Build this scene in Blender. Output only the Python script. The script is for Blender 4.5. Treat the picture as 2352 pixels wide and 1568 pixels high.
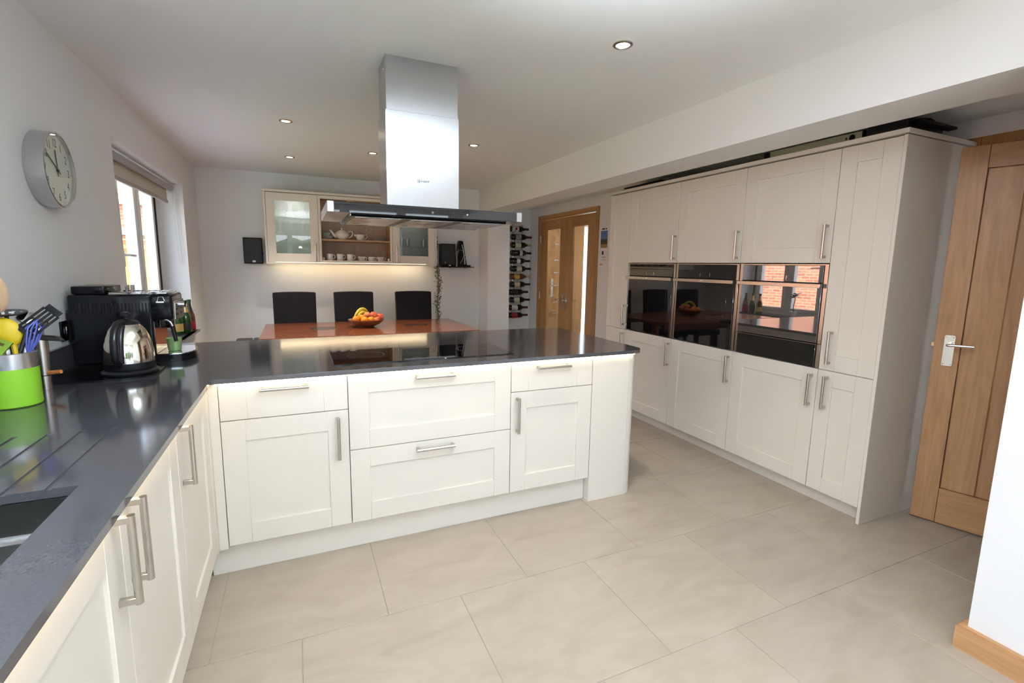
import bpy, bmesh, math, random
from mathutils import Vector, Matrix
random.seed(7)
PI = math.pi
for o in list(bpy.data.objects): bpy.data.objects.remove(o, do_unlink=True)
SC = bpy.context.scene
COL = SC.collection

# ------------------------------------------------------------------ camera
cam_d = bpy.data.cameras.new('camera'); cam = bpy.data.objects.new('camera', cam_d); COL.objects.link(cam)
rt = Vector((0.91373473, -0.40600218, 0.01584554)); up = Vector((0.04461088, 0.1390098, 0.98928567)); fw = Vector((0.40385482, 0.90323779, -0.14513019))
m = Matrix((rt, up, -fw)).transposed().to_4x4(); m.translation = (0.35456, -2.21874, 1.35391)
cam.matrix_world = m
cam_d.sensor_fit = 'HORIZONTAL'; cam_d.sensor_width = 36.0; cam_d.lens = 36.0 * 1103.466 / 2352
cam_d.shift_x = -0.776 / 2352; cam_d.shift_y = -12.48 / 2352
cam_d.clip_start = 0.02; cam_d.clip_end = 200
SC.camera = cam

# ------------------------------------------------------------------ sky, sun, exposure
W = bpy.data.worlds.new('world'); SC.world = W; W.use_nodes = True
nt = W.node_tree; bg = nt.nodes['Background']
sky = nt.nodes.new('ShaderNodeTexSky'); sky.sky_type = 'NISHITA'; sky.sun_disc = False
sky.sun_elevation = math.radians(48); sky.sun_rotation = math.radians(110); sky.air_density = 1.0; sky.dust_density = 3.0
mixn = nt.nodes.new('ShaderNodeMix'); mixn.data_type = 'RGBA'; mixn.inputs[0].default_value = 0.62
nt.links.new(sky.outputs[0], mixn.inputs[6]); mixn.inputs[7].default_value = (2.85, 3.15, 3.75, 1)
nt.links.new(mixn.outputs[2], bg.inputs[0]); bg.inputs[1].default_value = 1.5
sun_d = bpy.data.lights.new('sun', 'SUN'); sun_d.energy = 15; sun_d.angle = 0.01; sun_d.color = (1, .97, .92)
sun = bpy.data.objects.new('sun', sun_d); COL.objects.link(sun)
sun.rotation_euler = Vector((0.58, -0.24, 0.72)).to_track_quat('Z', 'Y').to_euler()
def portal(name, loc, size_u, size_v, direction):
    d = bpy.data.lights.new(name, 'AREA'); d.shape = 'RECTANGLE'; d.size = size_u; d.size_y = size_v; d.energy = 1
    d.cycles.is_portal = True
    o = bpy.data.objects.new(name, d); COL.objects.link(o); o.location = loc
    o.rotation_euler = Vector(direction).to_track_quat('-Z', 'Z').to_euler()
portal('portal_dining', (-0.90, 2.30, 1.37), 1.9, 1.33, (1, 0, 0))
portal('portal_sink', (-0.90, -1.35, 1.50), 1.7, 1.0, (1, 0, 0))
portal('portal_garden', (0.95, -4.42, 1.05), 2.9, 2.08, (0, 1, 0))
vs = SC.view_settings; vs.view_transform = 'Standard'; vs.look = 'None'; vs.gamma = 1; vs.use_curve_mapping = False
vs.exposure = 0.40
SC.cycles.max_bounces = 9; SC.cycles.diffuse_bounces = 5; SC.cycles.glossy_bounces = 6; SC.cycles.transmission_bounces = 8; SC.cycles.transparent_max_bounces = 12
SC.cycles.caustics_reflective = False; SC.cycles.caustics_refractive = False; SC.cycles.sample_clamp_indirect = 8

# ------------------------------------------------------------------ materials
MATS = {}
def mat(name, col, rough=.5, metal=0., spec=.5, emit=None, es=0., coat=0., trans=0., sheen=0., ior=1.45):
    m = bpy.data.materials.new(name); m.use_nodes = True
    b = m.node_tree.nodes['Principled BSDF']
    b.inputs['Base Color'].default_value = (*col, 1); b.inputs['Roughness'].default_value = rough; b.inputs['Metallic'].default_value = metal
    b.inputs['Specular IOR Level'].default_value = spec; b.inputs['Coat Weight'].default_value = coat; b.inputs['Coat Roughness'].default_value = .03
    b.inputs['Transmission Weight'].default_value = trans; b.inputs['Sheen Weight'].default_value = sheen; b.inputs['IOR'].default_value = ior
    if emit: b.inputs['Emission Color'].default_value = (*emit, 1); b.inputs['Emission Strength'].default_value = es
    MATS[name] = m
    return m
def nodes(m): return m.node_tree, m.node_tree.nodes, m.node_tree.links, m.node_tree.nodes['Principled BSDF']
def coords(m, scale, obj=True):
    t, n, l, b = nodes(m)
    tc = n.new('ShaderNodeTexCoord'); mp = n.new('ShaderNodeMapping'); mp.inputs['Scale'].default_value = scale
    l.new(tc.outputs['Object'], mp.inputs[0]); return mp.outputs[0]
def ramp(m, fac, stops):
    t, n, l, b = nodes(m); r = n.new('ShaderNodeValToRGB'); l.new(fac, r.inputs[0])
    while len(r.color_ramp.elements) < len(stops): r.color_ramp.elements.new(.5)
    for e, (p, c) in zip(r.color_ramp.elements, stops): e.position = p; e.color = (*c, 1)
    return r.outputs[0]
def noise(m, vec, scale, detail=4, rough=.5, dist=0):
    t, n, l, b = nodes(m); x = n.new('ShaderNodeTexNoise'); l.new(vec, x.inputs['Vector'])
    x.inputs['Scale'].default_value = scale; x.inputs['Detail'].default_value = detail; x.inputs['Roughness'].default_value = rough; x.inputs['Distortion'].default_value = dist
    return x.outputs['Fac']
def bump(m, fac, strength, dist=.001):
    t, n, l, b = nodes(m); x = n.new('ShaderNodeBump'); x.inputs['Strength'].default_value = strength; x.inputs['Distance'].default_value = dist
    l.new(fac, x.inputs['Height']); l.new(x.outputs[0], b.inputs['Normal'])
def tint_random(m, colsock, amount):
    t, n, l, b = nodes(m); oi = n.new('ShaderNodeObjectInfo'); mr = n.new('ShaderNodeMapRange')
    mr.inputs[3].default_value = 1 - amount; mr.inputs[4].default_value = 1 + amount; l.new(oi.outputs['Random'], mr.inputs[0])
    mx = n.new('ShaderNodeVectorMath'); mx.operation = 'SCALE'; l.new(colsock, mx.inputs[0]); l.new(mr.outputs[0], mx.inputs['Scale'])
    return mx.outputs[0]
def wall_paint(name, col):
    m = mat(name, col, .65, spec=.25); v = coords(m, (1, 1, 1)); bump(m, noise(m, v, 220, 3), .06, .0006)
    t, n, l, b = nodes(m); c = ramp(m, noise(m, v, 1.3, 3), [(.3, tuple(x * .985 for x in col)), (.7, col)]); l.new(c, b.inputs['Base Color']); return m
wall_paint('wall_white', (.86, .86, .86)); wall_paint('ceiling_white', (.89, .89, .89))
def cabinet(name, col):
    m = mat(name, col, .42, spec=.4); v = coords(m, (14, 14, 1.1)); f = noise(m, v, 22, 4); bump(m, f, .05, .0005)
    t, n, l, b = nodes(m); l.new(ramp(m, f, [(.3, tuple(x * .98 for x in col)), (.7, col)]), b.inputs['Base Color']); return m
cabinet('cabinet_ivory', (.765, .72, .64)); cabinet('carcass_ivory', (.74, .73, .70))
m = mat('tile_stone', (.46, .41, .35), .34, spec=.45); t, n, l, b = nodes(m)
v = coords(m, (1, 1, 1)); oi = n.new('ShaderNodeObjectInfo'); ad = n.new('ShaderNodeVectorMath'); ad.operation = 'ADD'; l.new(v, ad.inputs[0]); l.new(oi.outputs['Location'], ad.inputs[1])
mp2 = n.new('ShaderNodeMapping'); mp2.inputs['Scale'].default_value = (1, 2.6, 1); mp2.inputs['Rotation'].default_value = (0, 0, .25); l.new(ad.outputs[0], mp2.inputs[0])
c1 = ramp(m, noise(m, mp2.outputs[0], 3.2, 8, .62, .6), [(.28, (.318, .262, .203)), (.5, (.362, .302, .238)), (.75, (.40, .338, .272))])
l.new(tint_random(m, c1, .035), b.inputs['Base Color'])
f2 = noise(m, ad.outputs[0], 60, 4); bump(m, f2, .04, .0006)
mat('grout', (.33, .29, .24), .8)
m = mat('quartz_dark', (.03, .03, .033), .10, spec=.85); t, n, l, b = nodes(m); v = coords(m, (1, 1, 1))
vo = n.new('ShaderNodeTexVoronoi'); vo.inputs['Scale'].default_value = 170; l.new(v, vo.inputs['Vector'])
l.new(ramp(m, vo.outputs['Distance'], [(.0, (.11, .11, .115)), (.10, (.060, .058, .064)), (1, (.048, .047, .052))]), b.inputs['Base Color'])
def brushed(name, col, rough, sc):
    m = mat(name, col, rough, 1.0); t, n, l, b = nodes(m); v = coords(m, sc)
    f = noise(m, v, 60, 3); mr = n.new('ShaderNodeMapRange'); mr.inputs[3].default_value = rough * .92; mr.inputs[4].default_value = rough * 1.1; l.new(f, mr.inputs[0]); l.new(mr.outputs[0], b.inputs['Roughness'])
    b.inputs['Anisotropic'].default_value = .6; return m
brushed('steel_brushed', (.54, .545, .56), .26, (1, 1, 30)); brushed('steel_handle', (.56, .53, .49), .26, (20, 20, 2)); brushed('steel_bowl', (.45, .45, .43), .25, (6, 6, 1))
brushed('steel_oven', (.50, .45, .39), .24, (2, 2, 30))
mat('chrome', (.80, .80, .80), .06, 1.0); mat('kettle_chrome', (.78, .75, .68), .07, 1.0); mat('aluminium', (.55, .55, .57), .25, 1.0)
mat('black_glass', (.004, .004, .005), .015, spec=.7, coat=.25); mat('mirror_glass', (.30, .285, .28), .012, .9, coat=.5); mat('black_gloss', (.004, .004, .005), .12, spec=.22); mat('black_plastic', (.007, .007, .008), .3, spec=.22); mat('black_matt', (.01, .01, .011), .6)
mat('mesh_grey', (.08, .08, .085), .6)
def wood(name, cols, rough, sc, nscale=3.0, coat=0., rings=True):
    m = mat(name, cols[1], rough, coat=coat); t, n, l, b = nodes(m); v = coords(m, sc)
    oi = n.new('ShaderNodeObjectInfo'); ad = n.new('ShaderNodeVectorMath'); ad.operation = 'ADD'; l.new(v, ad.inputs[0])
    sc2 = n.new('ShaderNodeVectorMath'); sc2.operation = 'SCALE'; sc2.inputs['Scale'].default_value = 9.0
    cb = n.new('ShaderNodeCombineXYZ'); 
    for i in range(3): l.new(oi.outputs['Random'], cb.inputs[i])
    l.new(cb.outputs[0], sc2.inputs[0]); l.new(sc2.outputs[0], ad.inputs[1])
    f = noise(m, ad.outputs[0], nscale, 7, .6, 1.2)
    c = ramp(m, f, [(.25, cols[0]), (.5, cols[1]), (.78, cols[2])]); l.new(tint_random(m, c, .12), b.inputs['Base Color'])
    fine = noise(m, ad.outputs[0], nscale * 14, 3); bump(m, fine, .08, .0006); return m
OAK = [(.30, .155, .065), (.40, .215, .098), (.50, .29, .145)]
wood('oak_vertical', OAK, .42, (9, 9, .7)); wood('oak_horizontal', OAK, .42, (.7, .7, 9))
OAK2 = [(.33, .17, .06), (.44, .235, .09), (.53, .30, .125)]
wood('oak_hall_vertical', OAK2, .4, (9, 9, .7)); wood('oak_hall_horizontal', OAK2, .4, (9, .7, 9))
wood('table_wood', [(.13, .036, .015), (.22, .066, .027), (.33, .115, .05)], .15, (.8, 9, 9), 3.0, .3)
wood('inlay_wood', [(.02, .008, .005), (.035, .012, .007), (.05, .018, .01)], .3, (.8, 9, 9), 3.0, .3)
wood('bowl_wood', [(.10, .035, .015), (.19, .07, .028), (.28, .11, .045)], .28, (3, 3, 9), 4.0, .2)
wood('shelf_wood', [(.42, .24, .12), (.50, .30, .16), (.58, .36, .2)], .4, (.7, 7, 7)); wood('back_wood', [(.36, .245, .18), (.42, .29, .21), (.48, .335, .25)], .5, (7, 7, .7))
wood('spoon_wood', [(.50, .30, .16), (.60, .38, .22), (.68, .46, .29)], .5, (7, 7, .7))
wood('fence_wood', [(.42, .20, .07), (.50, .26, .10), (.58, .33, .14)], .7, (7, 7, .7))
m = mat('chair_fabric', (.012, .011, .013), .85, spec=.2, sheen=.15); v = coords(m, (1, 1, 1)); bump(m, noise(m, v, 900, 2), .3, .0008)
mat('glass_green', (.02, .05, .04), .03, trans=1.0)
def thin_glass(name, tint, gloss=1.0, fac=.06):
    m = bpy.data.materials.new(name); m.use_nodes = True; n = m.node_tree.nodes; l = m.node_tree.links; n.clear()
    out = n.new('ShaderNodeOutputMaterial'); tr = n.new('ShaderNodeBsdfTransparent'); tr.inputs[0].default_value = (*tint, 1)
    gl = n.new('ShaderNodeBsdfGlossy'); gl.inputs['Roughness'].default_value = .01; gl.inputs[0].default_value = (gloss, gloss, gloss, 1)
    fr = n.new('ShaderNodeFresnel'); ge = n.new('ShaderNodeNewGeometry'); mi = n.new('ShaderNodeMapRange'); mi.inputs[3].default_value = 1.5; mi.inputs[4].default_value = 1 / 1.5; l.new(ge.outputs['Backfacing'], mi.inputs[0]); l.new(mi.outputs[0], fr.inputs[0]); mx = n.new('ShaderNodeMixShader')
    l.new(fr.outputs[0], mx.inputs[0]); l.new(tr.outputs[0], mx.inputs[1]); l.new(gl.outputs[0], mx.inputs[2]); l.new(mx.outputs[0], out.inputs[0]); MATS[name] = m
thin_glass('window_glass', (.97, .98, .98)); thin_glass('cabinet_glass', (.93, .965, .955)); thin_glass('drinking_glass', (.95, .96, .96)); thin_glass('hall_glass', (.9, .92, .92))
mat('upvc_white', (.82, .83, .84), .25); mat('gasket_black', (.02, .015, .015), .6); mat('blind_fabric', (.62, .60, .52), .8); mat('blind_rail', (.42, .40, .40), .5)
mat('ceramic_white', (.80, .78, .73), .12, coat=.4); mat('ceramic_teal', (.40, .56, .50), .2); mat('ceramic_green', (.30, .50, .19), .2, coat=.3)
mat('lime_green', (.27, .58, .035), .35); mat('leaf_green', (.17, .27, .02), .4); mat('yellow_silicone', (.72, .52, .012), .4); mat('blue_silicone', (.11, .14, .52), .35); mat('orange_wood', (.55, .19, .05), .45)
mat('clock_face', (.80, .82, .72), .5); mat('ink_black', (.008, .008, .008), .5); mat('paper_white', (.82, .82, .84), .6); mat('print_blue', (.12, .20, .45), .5); mat('print_dark', (.06, .06, .035), .5); mat('print_gold', (.36, .24, .07), .5); mat('print_orange', (.7, .35, .18), .6)
mat('bottle_green', (.012, .05, .008), .06, spec=.6, coat=.3); mat('bottle_dark', (.006, .007, .006), .07, spec=.5, coat=.3); mat('bottle_brown', (.10, .035, .015), .1, coat=.3)
mat('foil_gold', (.62, .46, .20), .3, .8); mat('foil_red', (.10, .006, .008), .35); mat('foil_black', (.008, .008, .008), .35); mat('foil_green', (.01, .06, .02), .35); mat('label_cream', (.62, .56, .44), .55); mat('label_white', (.66, .64, .60), .55); mat('label_gold', (.55, .36, .10), .45); mat('label_grey', (.28, .28, .27), .5); mat('label_red', (.28, .01, .02), .5); mat('label_black', (.02, .02, .02), .5)
mat('orange_skin', (.80, .27, .008), .42); mat('apple_red', (.55, .06, .035), .3); mat('peach_skin', (.72, .27, .09), .45); mat('stalk_brown', (.10, .06, .02), .6); mat('mango_skin', (.66, .22, .04), .35)
m = mat('apple_skin', (.6, .2, .06), .3); t, n, l, b = nodes(m); v = coords(m, (1, 1, 1)); l.new(ramp(m, noise(m, v, 18, 3), [(.35, (.60, .05, .03)), (.55, (.74, .30, .10)), (.75, (.76, .55, .18))]), b.inputs['Base Color'])
m = mat('banana_skin', (.72, .56, .05), .45); t, n, l, b = nodes(m); v = coords(m, (1, 1, 1)); l.new(ramp(m, noise(m, v, 14, 3), [(.3, (.50, .52, .07)), (.6, (.76, .60, .05))]), b.inputs['Base Color'])
mat('ivy_leaf', (.20, .21, .12), .6); mat('stem_brown', (.12, .09, .05), .7)
mat('lamp_lens', (1, 1, 1), .4, emit=(1, .82, .56), es=30); mat('led_warm', (1, .9, .7), .4, emit=(1, .78, .47), es=11); mat('led_wall', (1, .9, .7), .4, emit=(1, .80, .50), es=16); mat('puck_lens', (1, 1, 1), .4, emit=(1, .97, .93), es=60)
mat('flash_lens', (1, 1, 1), .4, emit=(.95, .98, 1), es=160); mat('hall_fill_lens', (1, 1, 1), .4, emit=(1, .93, .84), es=120); mat('level_green', (.42, .43, .31), .4, .6); mat('orange_felt', (.6, .16, .04), .8)  # the hall lens is the glow of the added hall light
m = mat('brick', (.4, .16, .1), .85, spec=.2); t, n, l, b = nodes(m); bt = n.new('ShaderNodeTexBrick'); tc = n.new('ShaderNodeTexCoord'); l.new(tc.outputs['UV'], bt.inputs['Vector'])
bt.inputs['Color1'].default_value = (.36, .13, .085, 1); bt.inputs['Color2'].default_value = (.50, .22, .14, 1); bt.inputs['Mortar'].default_value = (.46, .42, .37, 1); bt.inputs['Scale'].default_value = 1
bt.inputs['Brick Width'].default_value = .225; bt.inputs['Row Height'].default_value = .075; bt.inputs['Mortar Size'].default_value = .006; l.new(bt.outputs['Color'], b.inputs['Base Color'])
m = mat('lawn', (.16, .30, .04), .9); t, n, l, b = nodes(m); v = coords(m, (1, 1, 1)); l.new(ramp(m, noise(m, v, 6, 6), [(.3, (.11, .22, .03)), (.7, (.22, .36, .06))]), b.inputs['Base Color'])
m = mat('patio_stone', (.58, .57, .55), .8); t, n, l, b = nodes(m); v = coords(m, (1, 1, 1)); l.new(ramp(m, noise(m, v, 4, 5), [(.3, (.54, .53, .51)), (.7, (.62, .61, .59))]), b.inputs['Base Color'])
mat('hedge', (.055, .085, .035), .9); mat('stone_grey', (.45, .45, .46), .7); mat('lead_grey', (.35, .37, .42), .6)

# ------------------------------------------------------------------ mesh helpers
def B(): return bmesh.new()
def box(bm, x0, x1, y0, y1, z0, z1, bev=0, seg=1):
    x0, x1 = min(x0, x1), max(x0, x1); y0, y1 = min(y0, y1), max(y0, y1); z0, z1 = min(z0, z1), max(z0, z1)
    v = [bm.verts.new(p) for p in ((x0, y0, z0), (x1, y0, z0), (x1, y1, z0), (x0, y1, z0), (x0, y0, z1), (x1, y0, z1), (x1, y1, z1), (x0, y1, z1))]
    fs = [bm.faces.new([v[i] for i in q]) for q in ((3, 2, 1, 0), (4, 5, 6, 7), (0, 1, 5, 4), (1, 2, 6, 5), (2, 3, 7, 6), (3, 0, 4, 7))]
    if bev > 0:
        es = list({e for f in fs for e in f.edges})
        bmesh.ops.bevel(bm, geom=es, offset=bev, segments=seg, affect='EDGES', profile=.5)
    return bm
def ring(bm, c, ax1, ax2, r, seg): return [bm.verts.new(Vector(c) + ax1 * (math.cos(2 * PI * i / seg) * r) + ax2 * (math.sin(2 * PI * i / seg) * r)) for i in range(seg)]
def frame_of(d):
    d = Vector(d).normalized(); a = Vector((0, 0, 1)) if abs(d.z) < .9 else Vector((1, 0, 0)); u = a.cross(d).normalized(); return u, d.cross(u)
def bridge(bm, a, b):
    n = len(a)
    for i in range(n):
        try: bm.faces.new((a[i], a[(i + 1) % n], b[(i + 1) % n], b[i]))
        except ValueError: pass
def tube(bm, pts, rad, seg=10, caps=True, flat=1.0):
    pts = [Vector(p) for p in pts]; rs = rad if isinstance(rad, (list, tuple)) else [rad] * len(pts); prev = None; first = None; u = None
    for i, p in enumerate(pts):
        d = (pts[min(i + 1, len(pts) - 1)] - pts[max(i - 1, 0)]).normalized()
        if u is None: u, w = frame_of(d)
        else:
            u = (u - d * u.dot(d)).normalized(); w = d.cross(u)
        r = ring(bm, p, u, w * flat, rs[i], seg)
        if prev: bridge(bm, prev, r)
        else: first = r
        prev = r
    if caps: bm.faces.new(list(reversed(first))); bm.faces.new(prev)
    return bm
def cyl(bm, p0, p1, r, r2=None, seg=24): return tube(bm, [p0, p1], [r, r if r2 is None else r2], seg)
def lathe(bm, prof, c=(0, 0, 0), seg=28, axis=(0, 0, 1), caps=False):
    u, w = frame_of(axis); d = Vector(axis).normalized(); prev = None; c = Vector(c)
    for r, h in prof:
        if r < 1e-5:
            cur = [bm.verts.new(c + d * h)]
        else: cur = ring(bm, c + d * h, u, w, r, seg)
        if prev:
            if len(prev) == 1 and len(cur) > 1:
                for i in range(seg): bm.faces.new((prev[0], cur[(i + 1) % seg], cur[i]))
            elif len(cur) == 1 and len(prev) > 1:
                for i in range(seg): bm.faces.new((prev[i], prev[(i + 1) % seg], cur[0]))
            elif len(cur) > 1: bridge(bm, prev, cur)
        elif caps and len(cur) > 1: bm.faces.new(list(reversed(cur)))
        prev = cur
    if caps and len(prev) > 1: bm.faces.new(prev)
    return bm
def prism(bm, poly, z0, z1):
    a = [bm.verts.new((x, y, z0)) for x, y in poly]; b = [bm.verts.new((x, y, z1)) for x, y in poly]
    bridge(bm, a, b); bm.faces.new(list(reversed(a))); bm.faces.new(b); return bm
def rrect(x0, x1, y0, y1, r, n=6):
    out = []
    for cx, cy, a in ((x1 - r, y0 + r, -90), (x1 - r, y1 - r, 0), (x0 + r, y1 - r, 90), (x0 + r, y0 + r, 180)):
        for i in range(n + 1): t = math.radians(a + 90 * i / n); out.append((cx + r * math.cos(t), cy + r * math.sin(t)))
    return out
def ball(bm, c, r, sx=1, sy=1, sz=1, seg=18, rings=12):
    bmesh.ops.create_uvsphere(bm, u_segments=seg, v_segments=rings, radius=r, matrix=Matrix.Translation(c) @ Matrix.Diagonal((sx, sy, sz, 1))); return bm
def xf(bm, M): bmesh.ops.transform(bm, matrix=M, verts=bm.verts); return bm
def mesh_from(bm, name, smooth=True):
    bmesh.ops.recalc_face_normals(bm, faces=bm.faces)
    if smooth:
        for f in bm.faces: f.smooth = True
        for e in bm.edges:
            if len(e.link_faces) == 2 and e.calc_face_angle(0) > math.radians(38): e.smooth = False
    me = bpy.data.meshes.new(name); bm.to_mesh(me); bm.free(); return me
ROOT = {}
def root_of(o):
    while o.parent: o = o.parent
    return o
def obj(name, bm, material, parent=None, smooth=True, origin=None):
    """mesh given in the parent thing's frame: world coordinates when the thing is unrotated"""
    if parent is not None:
        r = root_of(parent); off = Vector(ROOT.get(r.name, (0, 0, 0)))
        bmesh.ops.translate(bm, vec=-off, verts=bm.verts)
    elif origin is not None: bmesh.ops.translate(bm, vec=-Vector(origin), verts=bm.verts)
    me = mesh_from(bm, name, smooth); o = bpy.data.objects.new(name, me); COL.objects.link(o)
    me.materials.append(MATS[material] if isinstance(material, str) else material)
    if parent is not None: o.parent = parent
    elif origin is not None: o.location = origin; ROOT[o.name] = tuple(origin)
    return o
def tag(o, label, cat, group=None):
    o['label'] = label; o['category'] = cat
    if group: o['group'] = group
    return o
def thing(name, label, cat, loc=(0, 0, 0), group=None, rot=None):
    o = bpy.data.objects.new(name, None); COL.objects.link(o); o.location = loc; o.empty_display_size = .05
    if rot is not None: o.rotation_euler = (0, 0, rot); ROOT[o.name] = (0, 0, 0)
    else: ROOT[o.name] = tuple(loc)
    tag(o, label, cat, group); return o
def struct(o): o['kind'] = 'structure'; return o
def sthing(name, loc=(0, 0, 0), rot=None):
    o = bpy.data.objects.new(name, None); COL.objects.link(o); o.location = loc; o['kind'] = 'structure'
    if rot is not None: o.rotation_euler = (0, 0, rot); ROOT[o.name] = (0, 0, 0)
    else: ROOT[o.name] = tuple(loc)
    return o
def copy_tree(o, loc, label=None, parent=None):
    c = o.copy(); COL.objects.link(c)
    if parent is None:
        c.location = loc
        if label: c['label'] = label
    else: c.parent = parent
    for ch in [x for x in bpy.data.objects if x.parent == o]: copy_tree(ch, None, None, c)
    return c
def text_bm(s, size, M, depth=.0006, font_scale=(1, 1)):
    cu = bpy.data.curves.new('txt', 'FONT'); cu.body = s; cu.size = size; cu.extrude = depth; cu.align_x = 'CENTER'; cu.align_y = 'CENTER'; cu.resolution_u = 4
    o = bpy.data.objects.new('txt', cu); COL.objects.link(o); dg = bpy.context.evaluated_depsgraph_get(); dg.update()
    me = bpy.data.meshes.new_from_object(o.evaluated_get(dg)); bm = B(); bm.from_mesh(me); bpy.data.objects.remove(o); bpy.data.meshes.remove(me); bpy.data.curves.remove(cu)
    xf(bm, M @ Matrix.Diagonal((font_scale[0], font_scale[1], 1, 1))); return bm
def face_matrix(origin, right, upv):
    r = Vector(right); u = Vector(upv); M = Matrix((r, u, r.cross(u))).transposed().to_4x4(); M.translation = origin; return M

# ------------------------------------------------------------------ levels
XL, YB, HC = -.582, 3.934, 2.3286        # left wall, back wall, ceiling
XB0, XB1, ZBM = 2.593, 2.893, 2.036      # beam
XD, YREC, HR = 3.50, 4.235, 2.157        # door wall, recess wall, lower ceiling
XR = 3.0665                              # tall cabinet fronts
ZT, ZTB = .882, .862                     # worktop top and underside
XW = 3.68                                # wall behind tall cabinets
YG = -4.3                                # garden wall behind the camera

# ------------------------------------------------------------------ room shell
def holed(bm, lo, hi, axis, holes):
    """box wall with rectangular openings; axis 0: holes are (y0,y1,z0,z1); axis 1: (x0,x1,z0,z1)"""
    a = 1 if axis == 0 else 0
    us = sorted({lo[a], hi[a], *[h[0] for h in holes], *[h[1] for h in holes]}); vs_ = sorted({lo[2], hi[2], *[h[2] for h in holes], *[h[3] for h in holes]})
    for i in range(len(us) - 1):
        for j in range(len(vs_) - 1):
            um, vm = (us[i] + us[i + 1]) / 2, (vs_[j] + vs_[j + 1]) / 2
            if any(h[0] < um < h[1] and h[2] < vm < h[3] for h in holes): continue
            if axis == 0: box(bm, lo[0], hi[0], us[i], us[i + 1], vs_[j], vs_[j + 1])
            else: box(bm, us[i], us[i + 1], lo[1], hi[1], vs_[j], vs_[j + 1])
    bmesh.ops.remove_doubles(bm, verts=bm.verts, dist=1e-5)
    seen = {}
    for f in list(bm.faces):
        k = tuple(round(c, 4) for c in f.calc_center_median())
        seen.setdefault(k, []).append(f)
    dele = [f for fs in seen.values() if len(fs) > 1 for f in fs]
    bmesh.ops.delete(bm, geom=dele, context='FACES_ONLY')
    return bm
FX0, FX1, FY0, FY1 = XL - .02, XW, YG, YREC
floor = struct(obj('floor', box(B(), XL - .3, 5.3, YG - .2, 4.9, -.12, -.0022), 'grout', None, False))
tile_cache = {}
row_y0, row_p, col_p = -.4839, .579, .600
for j in range(-7, 9):
    y0 = row_y0 + j * row_p; y1 = y0 + row_p; xo = .0221 if j % 2 == 0 else .3129
    for k in range(-2, 9):
        x0 = xo + k * col_p; x1 = x0 + col_p
        a0, a1, b0, b1 = max(x0, FX0) + .0013, min(x1, FX1) - .0013, max(y0, FY0) + .0013, min(y1, FY1) - .0013
        if a1 - a0 < .02 or b1 - b0 < .02: continue
        if a0 > XD and b1 > 1.0 and b0 > 1.7: continue
        key = (round(a1 - a0, 3), round(b1 - b0, 3))
        if key not in tile_cache:
            tile_cache[key] = mesh_from(box(B(), -key[0] / 2, key[0] / 2, -key[1] / 2, key[1] / 2, -.008, 0, .0009), 'tile', False); tile_cache[key].materials.append(MATS['tile_stone'])
        o = bpy.data.objects.new('tile', tile_cache[key]); COL.objects.link(o); o.location = ((a0 + a1) / 2, (b0 + b1) / 2, 0); o.parent = floor
struct(obj('wall_left', holed(B(), (XL - .3, YG - .2, -.1), (XL, YB + .3, HC + .2), 0, [(1.345, 3.24, .67, 2.04), (-2.2, -.5, 1.0, 2.0)]), 'wall_white', None, False))
struct(obj('wall_back', box(B(), XL - .3, XB0, YB, YB + .3, 0, HC + .2), 'wall_white', None, False))
struct(obj('wall_nib', box(B(), XB0, XB1, 3.59, YB + .3, 0, ZBM), 'wall_white', None, False))
struct(obj('wall_recess', box(B(), XB1, XD + .1, YREC, YREC + .12, 0, HR), 'wall_white', None, False))
struct(obj('wall_door', holed(B(), (XD, 1.645, 0), (XD + .1, YREC + .4, HR), 0, [(2.50, 3.90, 0, 1.995)]), 'wall_white', None, False))
struct(obj('wall_right', holed(B(), (XW, YG - .2, 0), (XW + .12, 1.652, HR), 0, [(-1.62, -.80, 0, 1.995)]), 'wall_white', None, False))
struct(obj('wall_foreground', box(B(), 2.52, 2.64, YG, -1.462, 0, ZBM), 'wall_white', None, False))
struct(obj('wall_rear', holed(B(), (XL - .3, YG - .2, 0), (3.8, YG, HC + .2), 1, [(-.5, 2.4, 0, 2.1)]), 'wall_white', None, False))
struct(obj('ceiling', box(B(), XL - .3, XB0, YG - .2, YB + .3, HC, HC + .2), 'ceiling_white', None, False))
struct(obj('ceiling', box(B(), XB1, 5.3, YG - .2, 4.9, HR, HR + .2), 'ceiling_white', None, False))
struct(obj('ceiling_beam', box(B(), XB0, XB1, YG - .2, YB + .3, ZBM, HC + .2), 'wall_white', None, False))
# hall behind the double doors
struct(obj('wall_hall', holed(B(), (XD + .1, 4.66, 0), (5.3, 4.76, HR), 1, [(4.66, 4.92, .05, 2.0)]), 'wall_white', None, False))
struct(obj('wall_hall', box(B(), 5.2, 5.3, 1.5, 4.66, 0, HR), 'wall_white', None, False))
struct(obj('wall_hall', box(B(), XD + .1, 5.3, 1.655, 1.775, 0, HR), 'wall_white', None, False))
# lobby behind the right-hand door
struct(obj('wall_lobby', box(B(), 4.7, 4.8, YG, 1.5, 0, HR), 'wall_white', None, False))
# oak skirting on the foreground wall end
b = B(); box(b, 2.495, 2.52, YG, -1.437, 0, .088); xx = box(b, 2.495, 2.66, -1.462, -1.437, 0, .088)
skb = B(); prism(skb, [(2.495, YG), (2.52, YG), (2.52, -1.462), (2.64, -1.462), (2.64, -1.437), (2.495, -1.437)], 0, .088); bmesh.ops.bevel(skb, geom=[e for e in skb.edges if all(abs(v.co.z - .088) < 1e-4 for v in e.verts)], offset=.006, segments=2, affect='EDGES'); b.free()
struct(obj('baseboard_right', skb, 'oak_horizontal'))

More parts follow.
